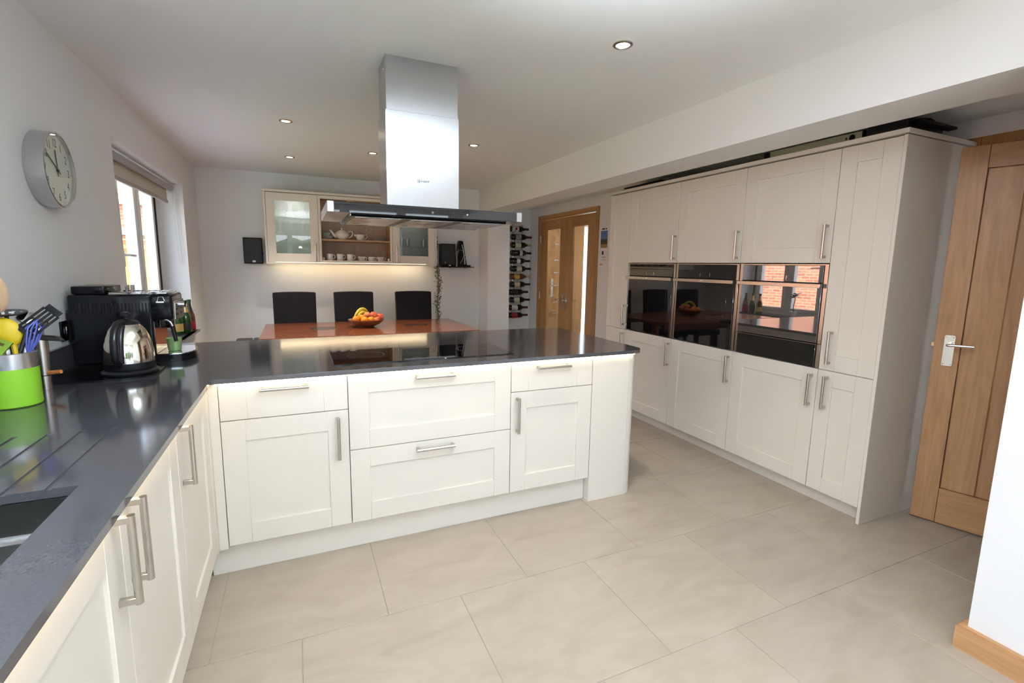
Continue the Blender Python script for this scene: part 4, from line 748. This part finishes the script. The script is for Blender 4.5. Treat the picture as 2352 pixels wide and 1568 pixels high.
def chair(x, label):
    c = thing('dining_chair', label, 'chair', (x, 3.25, 0), 'dining chairs along the back wall'); w = .212
    # back: slightly curved upholstered slab
    b = B(); nx, nz = 8, 10; front = {}; back = {}
    for i in range(nx + 1):
        for j in range(nz + 1):
            u = -1 + 2 * i / nx; t = j / nz; zz = .42 + t * .62 - (.008 * u * u if j == nz else 0); yy = 3.36 + .05 * t + .010 * u * u; xx = x + u * (w - .006 + .006 * t)
            front[i, j] = b.verts.new((xx, yy, zz)); back[i, j] = b.verts.new((xx, yy + .06, zz))
    for i in range(nx):
        for j in range(nz): b.faces.new((front[i, j], front[i + 1, j], front[i + 1, j + 1], front[i, j + 1])); b.faces.new((back[i, j + 1], back[i + 1, j + 1], back[i + 1, j], back[i, j]))
    for i in range(nx): b.faces.new((front[i, nz], front[i + 1, nz], back[i + 1, nz], back[i, nz])); b.faces.new((back[i, 0], back[i + 1, 0], front[i + 1, 0], front[i, 0]))
    for j in range(nz): b.faces.new((front[0, j + 1], back[0, j + 1], back[0, j], front[0, j])); b.faces.new((front[nx, j], back[nx, j], back[nx, j + 1], front[nx, j + 1]))
    o = obj('backrest', b, 'chair_fabric', c); bm_ = o.modifiers.new('b', 'BEVEL'); bm_.width = .012; bm_.segments = 3; bm_.limit_method = 'ANGLE'; bm_.angle_limit = math.radians(50)
    obj('seat', box(B(), x - w, x + w, 2.94, 3.36, .39, .47, .015, 2), 'chair_fabric', c)
    for sx in (-1, 1):
        for yy in (2.97, 3.37): obj('leg', box(B(), x + sx * (w - .025) - .02, x + sx * (w - .025) + .02, yy, yy + .04, 0, .39, .003), 'inlay_wood', c)
chair(.320, 'black upholstered dining chair behind the left end of the table'); chair(.925, 'black upholstered dining chair behind the fruit bowl'); chair(1.597, 'black upholstered dining chair behind the right end of the table')
st = thing('black_stool', 'low black padded stool at the left end of the dining table', 'stool', (-.08, 2.5, 0)); obj('seat', box(B(), -.157, -.034, 2.36, 2.64, .60, .674, .004), 'black_plastic', st); obj('seat', box(B(), -.022, .036, 2.36, 2.64, .60, .674, .004), 'black_plastic', st); obj('rail', box(B(), -.15, .03, 2.38, 2.62, .55, .60), 'black_plastic', st)
for x in (-.145, .005):
    for y in (2.37, 2.61): obj('leg', box(B(), x, x + .02, y, y + .02, 0, .55), 'black_plastic', st)
# fruit bowl
BX, BY = .963, 2.70
fb = B(); lathe(fb, [(0, .001), (.07, .001), (.075, .006), (.13, .030), (.165, .062), (.172, .075), (.166, .076), (.128, .040), (.07, .015), (0, .013)], (BX, BY, TZ), 40); tag(obj('fruit_bowl', fb, 'bowl_wood', None, True, (BX, BY, TZ)), 'brown wooden bowl of fruit on the dining table', 'bowl')
def fruit(name, label, mt, x, y, z, r, sz=.92, stalk=False, grp=None):
    f = thing(name, label, 'fruit', (x, y, z - r * sz), grp); b = B(); ball(b, (x, y, z), r, 1, 1, sz, 20, 14)
    for v in b.verts:
        d = math.hypot(v.co.x - x, v.co.y - y) / r
        if d < .35: v.co.z -= math.copysign((.35 - d) * .25 * r, v.co.z - z)
    obj('skin', b, mt, f); b = B(); cyl(b, (x, y, z + r * sz - .012), (x + .003, y, z + r * sz + (.010 if stalk else .0)), .003, .002, 8); obj('stalk', b, 'stalk_brown', f)
z = TZ
fruit('orange', 'orange at the left front of the fruit bowl', 'orange_skin', .862, 2.650, z + .082, .036, .95, False, 'oranges in the bowl'); fruit('orange', 'orange at the front middle of the fruit bowl', 'orange_skin', .935, 2.598, z + .078, .037, .93, False, 'oranges in the bowl'); fruit('orange', 'orange just right of the front middle of the bowl', 'orange_skin', .995, 2.612, z + .077, .034, .95, False, 'oranges in the bowl'); fruit('orange', 'orange behind the front pair in the bowl', 'orange_skin', .920, 2.675, z + .092, .035, .95, False, 'oranges in the bowl')
fruit('peach', 'peach low at the front right of the bowl', 'mango_skin', 1.045, 2.622, z + .074, .030, .85, False); fruit('plum', 'red plum low at the right front of the bowl', 'apple_red', 1.072, 2.652, z + .078, .030, .95, False)
fruit('apple', 'red and yellow apple on top of the fruit pile', 'apple_skin', 1.035, 2.700, z + .115, .038, .92, True, 'apples in the bowl'); fruit('apple', 'reddish apple at the right edge of the bowl', 'apple_skin', 1.100, 2.715, z + .096, .036, .92, True, 'apples in the bowl'); fruit('nectarine', 'pinkish nectarine between the bananas and top apple', 'peach_skin', .975, 2.730, z + .112, .035, .95, False); fruit('apple', 'apple hidden low at the back of the bowl', 'apple_skin', .96, 2.80, z + .075, .036, .92, True, 'apples in the bowl')
def banana(label, pts, r):
    f = thing('banana', label, 'fruit', pts[0], 'bananas in the bowl'); n_ = len(pts); b = B(); tube(b, pts, [r * k for k in (.35, .8, 1, 1.02, 1, .85, .42)][:n_], 8); obj('skin', b, 'banana_skin', f); b = B(); p, q = Vector(pts[-1]), Vector(pts[-2]); d = (p - q).normalized(); cyl(b, p - d * .004, p + d * .022, r * .32, r * .26, 8); obj('stalk', b, 'leaf_green', f)
def arc(p0, p1, lift, n=7):
    out = []
    for i in range(n):
        t = i / (n - 1); out.append((p0[0] + (p1[0] - p0[0]) * t, p0[1] + (p1[1] - p0[1]) * t, p0[2] + (p1[2] - p0[2]) * t + lift * math.sin(PI * t)))
    return out
banana('upper yellow banana arching over the left of the bowl', arc((.852, 2.70, z + .102), (.985, 2.775, z + .148), .045), .0175); banana('lower banana tucked beside the upper one', arc((.885, 2.785, z + .085), (.995, 2.825, z + .120), .030), .017)

# ------------------------------------------------------------------ clock
CY, CZ, CR = .432, 1.712, .150
ck = thing('wall_clock', 'round silver wall clock with cream face on the left wall', 'clock', (XL, CY, CZ)); FX = (1, 0, 0)
b = B(); lathe(b, [(CR, .001), (CR, .062), (CR - .003, .064), (CR - .007, .062), (CR - .007, .050)], (XL, CY, CZ), 64, FX); obj('rim', b, 'aluminium', ck)
b = B(); lathe(b, [(0, .050), (CR - .006, .050)], (XL, CY, CZ), 64, FX); fc = obj('dial', b, 'clock_face', ck)
for hnum in range(1, 13):
    a = math.radians(90 - hnum * 30); rr = CR * .72; obj('numeral', text_bm(str(hnum), .046, face_matrix((XL + .0504, CY + rr * math.cos(a), CZ + rr * math.sin(a)), (0, 1, 0), (0, 0, 1)), .0002, (.8, 1)), 'ink_black', fc)
    rr = CR * .90; b = B(); cyl(b, (XL + .0502, CY + rr * math.cos(a), CZ + rr * math.sin(a)), (XL + .0508, CY + rr * math.cos(a), CZ + rr * math.sin(a)), .0016, None, 8); obj('minute_mark', b, 'ink_black', fc)
def hand(name, ang, ln, wd, xo):
    b = B(); box(b, xo, xo + .001, -wd, wd, -.022, ln); xf(b, Matrix.Translation((XL, CY, CZ)) @ Matrix.Rotation(-math.radians(ang), 4, 'X')); obj(name, b, 'ink_black', ck)
hand('hour_hand', 355, .080, .0036, .0525); hand('minute_hand', 300, .108, .0030, .0545)
b = B(); lathe(b, [(.006, .05), (.006, .057), (0, .058)], (XL, CY, CZ), 16, FX); obj('hub', b, 'ink_black', ck)
b = B(); lathe(b, [(0, .0615), (CR - .004, .0615)], (XL, CY, CZ), 48, FX); obj('glass_cover', b, 'window_glass', ck)

# ------------------------------------------------------------------ worktop things on the left
so = thing('wall_socket', 'black switched wall socket behind the coffee machine', 'socket', (XL, .46, 1.0)); obj('plate', box(B(), XL + .0005, XL + .009, .418, .508, 1.000, 1.086, .002), 'black_gloss', so); obj('switch', box(B(), XL + .009, XL + .015, .448, .474, 1.030, 1.062, .002), 'aluminium', so)
mt_ = B(); prism(mt_, rrect(-.556, -.195, .088, .405, .11, 10), ZT + .0005, ZT + .007); tag(obj('worktop_mat', mt_, 'black_gloss', None, True, (-.38, .25, ZT)), 'thin rounded black mat lying on the worktop under the kettle', 'mat')
ZK = ZT + .0075
# coffee machine
cm = thing('coffee_machine', 'black bean-to-cup coffee machine against the left wall', 'coffee machine', (-.36, .59, ZT)); Y0, Y1 = .46, .715
b = B(); box(b, -.562, -.262, Y0, Y1, ZT + .0005, 1.198, .012, 3); box(b, -.30, -.185, Y0 + .012, Y1 - .012, 1.075, 1.196, .014, 3); obj('body', b, 'black_gloss', cm)
obj('bean_lid', box(B(), -.548, -.43, Y0 + .01, Y1 - .02, 1.199, 1.234, .006, 2), 'black_gloss', cm); obj('water_tank', box(B(), -.576, -.556, Y0 + .02, Y1 - .02, .99, 1.13, .004), 'black_plastic', cm)
vb = B()
for i in range(22): box(vb, -.535 + i * .0125, -.529 + i * .0125, Y0 - .0015, Y0 + .001, 1.115, 1.160)
obj('vent_slots', vb, 'black_plastic', cm); gbm = B()
for i in range(9): box(gbm, -.41 + i * .024, -.40 + i * .024, Y0 + .03, Y1 - .03, 1.1985, 1.203)
box(gbm, -.42, -.205, Y0 + .022, Y0 + .03, 1.1985, 1.206); box(gbm, -.42, -.205, Y1 - .03, Y1 - .022, 1.1985, 1.206); obj('cup_warmer', gbm, 'chrome', cm)
b = B(); box(b, -.405, -.392, .66, .685, 1.200, 1.232, .002); box(b, -.385, -.372, .66, .685, 1.200, 1.232, .002); obj('grind_lever', b, 'steel_brushed', cm)
b = B(); box(b, -.187, -.176, Y0 + .04, Y1 - .04, 1.075, 1.165, .003); cp = obj('control_panel', b, 'steel_handle', cm); b = B(); cyl(b, (-.177, .56, 1.143), (-.150, .56, 1.143), .017, .015, 20); obj('knob', b, 'chrome', cp)
for yy in (.515, .60):
    for zz in (1.095, 1.12, 1.14): b = B(); box(b, -.1765, -.173, yy, yy + .012, zz, zz + .010, .001); obj('button', b, 'black_plastic', cp)
b = B(); box(b, -.245, -.215, Y0 + .008, Y0 + .013, 1.158, 1.164); tube(b, [(-.24, Y0 + .009, 1.164), (-.235, Y0 + .009, 1.184), (-.218, Y0 + .009, 1.184), (-.212, Y0 + .009, 1.166)], .0025, 6); obj('badge', b, 'chrome', cm)
b = B(); prism(b, [(-.27, Y0 + .0), (-.17, Y0 + .0)] + [(-.17 + .055 * math.sin(t), Y0 + .1275 - .1275 * math.cos(t)) for t in [PI * i / 14 for i in range(1, 14)]] + [(-.17, Y1), (-.27, Y1)], ZT + .0005, .915); obj('drip_tray', b, 'black_gloss', cm)
b = B(); prism(b, [(-.262, Y0 + .006), (-.17, Y0 + .006)] + [(-.17 + .05 * math.sin(t), Y0 + .1275 - .1215 * math.cos(t)) for t in [PI * i / 14 for i in range(1, 14)]] + [(-.17, Y1 - .006), (-.262, Y1 - .006)], .9155, .919); obj('drip_grid', b, 'chrome', cm)
b = B(); box(b, -.255, -.205, .555, .615, 1.03, 1.075, .006, 2); obj('coffee_spout', b, 'black_gloss', cm); obj('front_plate', box(B(), -.264, -.259, Y0 + .012, Y1 - .012, .92, 1.07, .001), 'chrome', cm)
b = B(); tube(b, [(-.23, .485, 1.080), (-.21, .480, 1.076), (-.198, .478, 1.066), (-.190, .477, 1.045)], .005, 10); wnd = obj('steam_wand', b, 'chrome', cm); b = B(); tube(b, [(-.191, .477, 1.048), (-.181, .475, .975)], [.010, .008], 12); obj('wand_grip', b, 'black_plastic', wnd)
cu = B(); lathe(cu, [(0, .001), (.025, .001), (.027, .004), (.033, .062), (.0305, .062), (.024, .006), (0, .006)], (-.205, .555, .9192), 28); tag(obj('espresso_cup', cu, 'ceramic_green', None, True, (-.205, .555, .9192)), 'small green handleless cup on the coffee machine drip tray', 'cup')
# kettle
KX, KY = -.300, .232
k = thing('kettle', 'chrome cordless kettle with black handle in front of the coffee machine', 'kettle', (KX, KY, ZK)); 
b = B(); lathe(b, [(0, .0), (.096, .0), (.098, .006), (.092, .012), (.086, .016), (0, .016)], (KX, KY, ZK), 40); obj('power_base', b, 'black_plastic', k)
b = B(); lathe(b, [(0, .017), (.086, .017), (.088, .022), (.087, .045), (.084, .046)], (KX, KY, ZK), 40); obj('bottom_band', b, 'black_plastic', k)
b = B(); lathe(b, [(.086, .0455), (.0865, .060), (.085, .085), (.081, .115), (.073, .150), (.062, .178), (.050, .196), (.044, .203)], (KX, KY, ZK), 48); obj('body', b, 'kettle_chrome', k)
b = B(); lathe(b, [(.047, .201), (.040, .211), (.022, .220), (.009, .222), (.009, .228), (.017, .232), (.019, .240), (.013, .249), (0, .252)], (KX, KY, ZK), 28); obj('lid', b, 'black_plastic', k)
ha = math.atan2(-.99, -.12); hx, hy = math.cos(ha), math.sin(ha)
def kp(r, z): return (KX + hx * r, KY + hy * r, ZK + z)
b = B(); tube(b, [kp(.035, .212), kp(.075, .208), kp(.104, .185), kp(.118, .145), kp(.121, .10), kp(.116, .065), kp(.098, .048), kp(.080, .046)], [.012, .013, .014, .014, .014, .013, .012, .010], 12, True, 1.0); obj('handle', b, 'black_plastic', k)
b = B(); tube(b, [kp(.05, .200), kp(.066, .180), kp(.080, .140), kp(.0875, .095), kp(.088, .048)], .015, 12, True, .5); obj('handle_spine', b, 'black_plastic', k)
b = B(); tube(b, [kp(-.06, .155), kp(-.085, .175), kp(-.098, .190)], [.022, .015, .010], 12); obj('spout', b, 'kettle_chrome', k)
# utensil pot
UX_, UY_ = -.497, -.188
pt = thing('utensil_pot', 'lime green utensil pot with steel rim at the left edge', 'pot', (UX_, UY_, ZT)); R_ = .066
b = B(); lathe(b, [(0, .001), (R_ - .003, .001), (R_, .004), (R_, .126)], (UX_, UY_, ZT), 40); obj('body', b, 'lime_green', pt)
b = B(); lathe(b, [(R_ + .0006, .124), (R_ + .0006, .172), (R_ - .002, .174), (R_ - .003, .170), (R_ - .003, .01), (0, .01)], (UX_, UY_, ZT), 40); obj('steel_liner', b, 'steel_brushed', pt)
def utensil(name, label, mat_h, foot, top, hr=.005):
    u = thing(name, label, 'utensil', foot, 'utensils in the green pot'); b = B(); tube(b, [foot, top], [hr, hr * 1.1], 8); obj('shaft', b, mat_h, u); return u
def blade(parent, name, mt, base, tip, width, thick, normal, slots=0, taper=.75):
    """flat head from base to tip; optional long slots left open"""
    b = B(); d = Vector(tip) - Vector(base); L = d.length; d.normalize(); n_ = Vector(normal); n_ = (n_ - d * n_.dot(d)).normalized(); s = d.cross(n_)
    M = Matrix((s, d, n_)).transposed().to_4x4(); M.translation = base
    if slots == 0:
        poly = [(width * .5 * math.sin(PI * (t ** taper)), L * t) for t in [i / 12 for i in range(13)]]; pl = poly + [(-x, y) for x, y in reversed(poly[1:-1])]; prism(b, pl, -thick / 2, thick / 2)
    else:
        k_ = slots + 1; bw_ = width / (k_ + slots * .8)
        for i in range(k_): x = -width / 2 + i * bw_ * 1.8; box(b, x, x + bw_, L * .1, L * .92 - abs(x + bw_ / 2) / width * L * .15, -thick / 2, thick / 2)
        box(b, -width / 2, width / 2, 0, L * .14, -thick / 2, thick / 2); box(b, -width * .42, width * .42, L * .82, L, -thick / 2, thick / 2)
    xf(b, M); return obj(name, b, mt, parent)
zf = ZT + .014
TOC = (.85, -2.0, .3)
u = utensil('yellow_spoon', 'yellow silicone spoon standing in the green pot', 'yellow_silicone', (-.47, -.20, zf), (-.492, -.165, 1.075), .007); b = B(); ball(b, (0, 0, 0), 1, .033, .012, .048, 18, 12); xf(b, Matrix.Translation((-.507, -.150, 1.116)) @ Matrix.Rotation(-.42, 4, 'Y') @ Matrix.Rotation(.3, 4, 'Z')); obj('spoon_head', b, 'yellow_silicone', u)
u = utensil('green_turner', 'green slotted silicone turner low at the left of the pot', 'leaf_green', (-.52, -.17, zf), (-.530, -.200, 1.065), .006); blade(u, 'slotted_head', 'leaf_green', (-.485, -.225, 1.068), (-.575, -.215, 1.105), .055, .006, (.3, -.8, .6), 2)
u = utensil('black_skimmer', 'black perforated skimmer at the back of the pot', 'black_plastic', (-.50, -.15, zf), (-.515, -.13, 1.165), .005)
b = B(); lathe(b, [(0, 0), (.05, .004), (.054, .008), (.05, .009), (0, .004)], (0, 0, 0), 24); xf(b, Matrix.Translation((-.523, -.115, 1.168)) @ Matrix.Rotation(.12, 4, 'X')); sk = obj('skimmer_head', b, 'black_plastic', u)
for i in range(10):
    a = i * 2.4; rr = .012 + .0032 * i; b = B(); cyl(b, (-.523 + rr * math.cos(a), -.115 + rr * math.sin(a), 1.170), (-.523 + rr * math.cos(a), -.115 + rr * math.sin(a), 1.178), .0045, None, 8); obj('hole', b, 'paper_white', sk)
u = utensil('steel_ladle', 'steel ladle with shiny bowl upside down in the pot', 'steel_brushed', (-.485, -.16, zf), (-.475, -.12, 1.13), .005); b = B(); ball(b, (0, 0, 0), .042, 1, 1, .75, 20, 12); bmesh.ops.bisect_plane(b, geom=b.verts[:] + b.edges[:] + b.faces[:], plane_co=(0, 0, -.004), plane_no=(0, 0, -1), clear_outer=True); xf(b, Matrix.Translation((-.468, -.095, 1.142)) @ Matrix.Rotation(.5, 4, 'Y')); ob_ = obj('ladle_bowl', b, 'chrome', u); ob_.modifiers.new('s', 'SOLIDIFY').thickness = .0015
u = utensil('black_turner', 'black slotted turner leaning out to the right of the pot', 'black_plastic', (-.52, -.20, zf), (-.462, -.150, 1.115), .006); blade(u, 'slotted_head', 'black_plastic', (-.470, -.155, 1.110), (-.392, -.120, 1.186), .060, .003, (.5, -.35, .75), 4)
u = utensil('blue_whisk', 'blue balloon whisk standing in the pot', 'steel_brushed', (-.50, -.21, zf), (-.462, -.160, 1.045), .007)
for i in range(6):
    a = PI * i / 6; wx, wy = .020 * math.cos(a), .020 * math.sin(a); base = Vector((-.462, -.160, 1.04)); d = Vector((.022, .03, .115)); pts = [base, base + d * .35 + Vector((wx * .8, wy * .8, 0)), base + d * .75 + Vector((wx * 1.1, wy * 1.1, 0)), base + d, base + d * .75 - Vector((wx * 1.1, wy * 1.1, 0)), base + d * .35 - Vector((wx * .8, wy * .8, 0)), base]; b = B(); tube(b, pts, .0022, 6); obj('wire', b, 'blue_silicone', u)
u = utensil('wooden_spoon', 'tall pale wooden spoon cut off by the left edge', 'spoon_wood', (-.53, -.15, zf), (-.537, -.12, 1.16), .007); b = B(); ball(b, (0, 0, 0), 1, .030, .010, .062, 16, 12); xf(b, Matrix.Translation((-.541, -.108, 1.235))); obj('spoon_head', b, 'spoon_wood', u)
u = utensil('slotted_spoon', 'black slotted spoon drooping behind the whisk on the right', 'black_plastic', (-.49, -.15, zf), (-.465, -.090, 1.085), .0045); blade(u, 'slotted_head', 'black_plastic', (-.470, -.085, 1.088), (-.415, -.035, 1.072), .050, .003, (.15, -.25, 1), 3)
cn = thing('steel_canister', 'slim steel cylinder standing behind the green pot', 'canister', (-.497, .02, ZT)); b = B(); cyl(b, (-.497, .02, ZT + .0005), (-.497, .02, ZT + .195), .021, None, 28); obj('tube', b, 'steel_handle', cn); b = B(); cyl(b, (-.497, .02, ZT + .195), (-.497, .02, ZT + .225), .013, None, 20); obj('cap', b, 'chrome', cn); b = B(); tube(b, [(-.480, .01, ZT + .062), (-.44, -.005, ZT + .067)], [.008, .007], 10); obj('peg', b, 'orange_wood', cn); b = B(); lathe(b, [(.0214, .052), (.0214, .055)], (-.497, .02, ZT), 28); obj('groove', b, 'black_plastic', cn)
# bottles on the window sill
def sill_bottle(label, x, y, gm, foil, lab):
    w = thing('sparkling_wine_bottle', label, 'bottle', (x, y, .69), 'bottles on the window sill'); b = B(); lathe(b, [(0, .001), (.040, .001), (.042, .006), (.042, .125), (.039, .155), (.026, .195), (.016, .235), (.0145, .285), (.017, .287), (.017, .300), (0, .30)], (x, y, .69), 24); obj('glass', b, gm, w)
    b = B(); lathe(b, [(.0275, .192), (.0172, .236), (.0155, .268)], (x, y, .69), 20); obj('foil', b, foil, w); b = B(); lathe(b, [(.0158, .268), (.018, .287), (.0182, .301), (0, .302)], (x, y, .69), 20); obj('cork_cap', b, 'foil_green', w)
    b = B(); lathe(b, [(.0425, .03), (.0425, .10)], (x, y, .69), 24); obj('label_paper', b, lab, w)
sill_bottle('green bottle with gold label on the window sill, nearer the coffee machine', -.648, 2.93, 'bottle_green', 'foil_gold', 'label_gold'); sill_bottle('green bottle with dark label and gold neck on the window sill', -.600, 3.02, 'bottle_green', 'foil_gold', 'label_black'); sill_bottle('brown bottle at the far end of the window sill', -.585, 3.13, 'bottle_brown', 'foil_black', 'label_red')

# ------------------------------------------------------------------ flash lamp on a stand just behind the camera (its reflection shows in the glass cabinet)
fl = thing('flash_lamp', 'flash lamp on a slim stand, seen as a bright reflection in the lit glass cabinet', 'lamp', (.45, -2.42, 0))
b = B(); cyl(b, (.45, -2.42, .02), (.45, -2.42, 1.60), .012, None, 14); obj('pole', b, 'black_plastic', fl)
for k_ in range(3):
    a = 2 * PI * k_ / 3; b = B(); tube(b, [(.45, -2.42, .35), (.45 + .32 * math.cos(a), -2.42 + .32 * math.sin(a), .008)], .009, 8); obj('leg', b, 'black_plastic', fl)
b = B(); box(b, .41, .49, -2.45, -2.39, 1.60, 1.665, .006); obj('head', b, 'black_plastic', fl)
b = B(); lathe(b, [(.028, 1.665), (.028, 1.68), (.02, 1.692), (0, 1.697)], (.45, -2.42, 0), 20); obj('diffuser', b, 'flash_lens', fl)
s_ = bpy.data.lights.new('flash_beam', 'SPOT'); s_.energy = 3700; s_.spot_size = math.radians(92); s_.spot_blend = 1.0; s_.shadow_soft_size = .03; s_.color = (.76, .89, 1)
so_ = bpy.data.objects.new('flash_beam', s_); COL.objects.link(so_); so_.parent = fl; so_.location = (0, 0, 1.715); so_.rotation_euler = Vector((.28, .44, .85)).to_track_quat('-Z', 'Y').to_euler()

# light added to brighten the hall behind the double doors
hl = thing('added_hall_light', 'added round light brightening the hall behind the double doors', 'light', (4.25, 3.3, HR)); b = B(); lathe(b, [(.0, -.06), (.07, -.05), (.11, -.02), (.115, -.001)], (4.25, 3.3, HR), 28); obj('shade', b, 'hall_fill_lens', hl)

# potted plant on the sill, behind the coffee machine (shows in the compact oven's reflection)
pp = thing('potted_plant', 'small potted plant on the window sill, reflected in the compact oven', 'plant', (-.66, 2.38, .69))
b = B(); lathe(b, [(0, .001), (.035, .001), (.05, .08), (.046, .08), (.034, .07), (0, .07)], (-.66, 2.38, .69), 24); obj('pot', b, 'ceramic_white', pp)
b = B(); tube(b, [(-.66, 2.38, .75), (-.655, 2.385, .84), (-.665, 2.375, .94), (-.66, 2.38, 1.0)], [.007, .006, .006, .005], 8); obj('trunk', b, 'stem_brown', pp)
rn = random.Random(11)
for i in range(16):
    a = i * 2.4; L = rn.uniform(.07, .10); c0 = Vector((-.66, 2.38, .985 + rn.uniform(-.02, .03))); d = Vector((math.cos(a), math.sin(a), rn.uniform(-.35, .35))).normalized(); blade(pp, 'leaf', 'hedge', c0, c0 + d * L, .045, .002, (0, 0, 1), 0, .8)
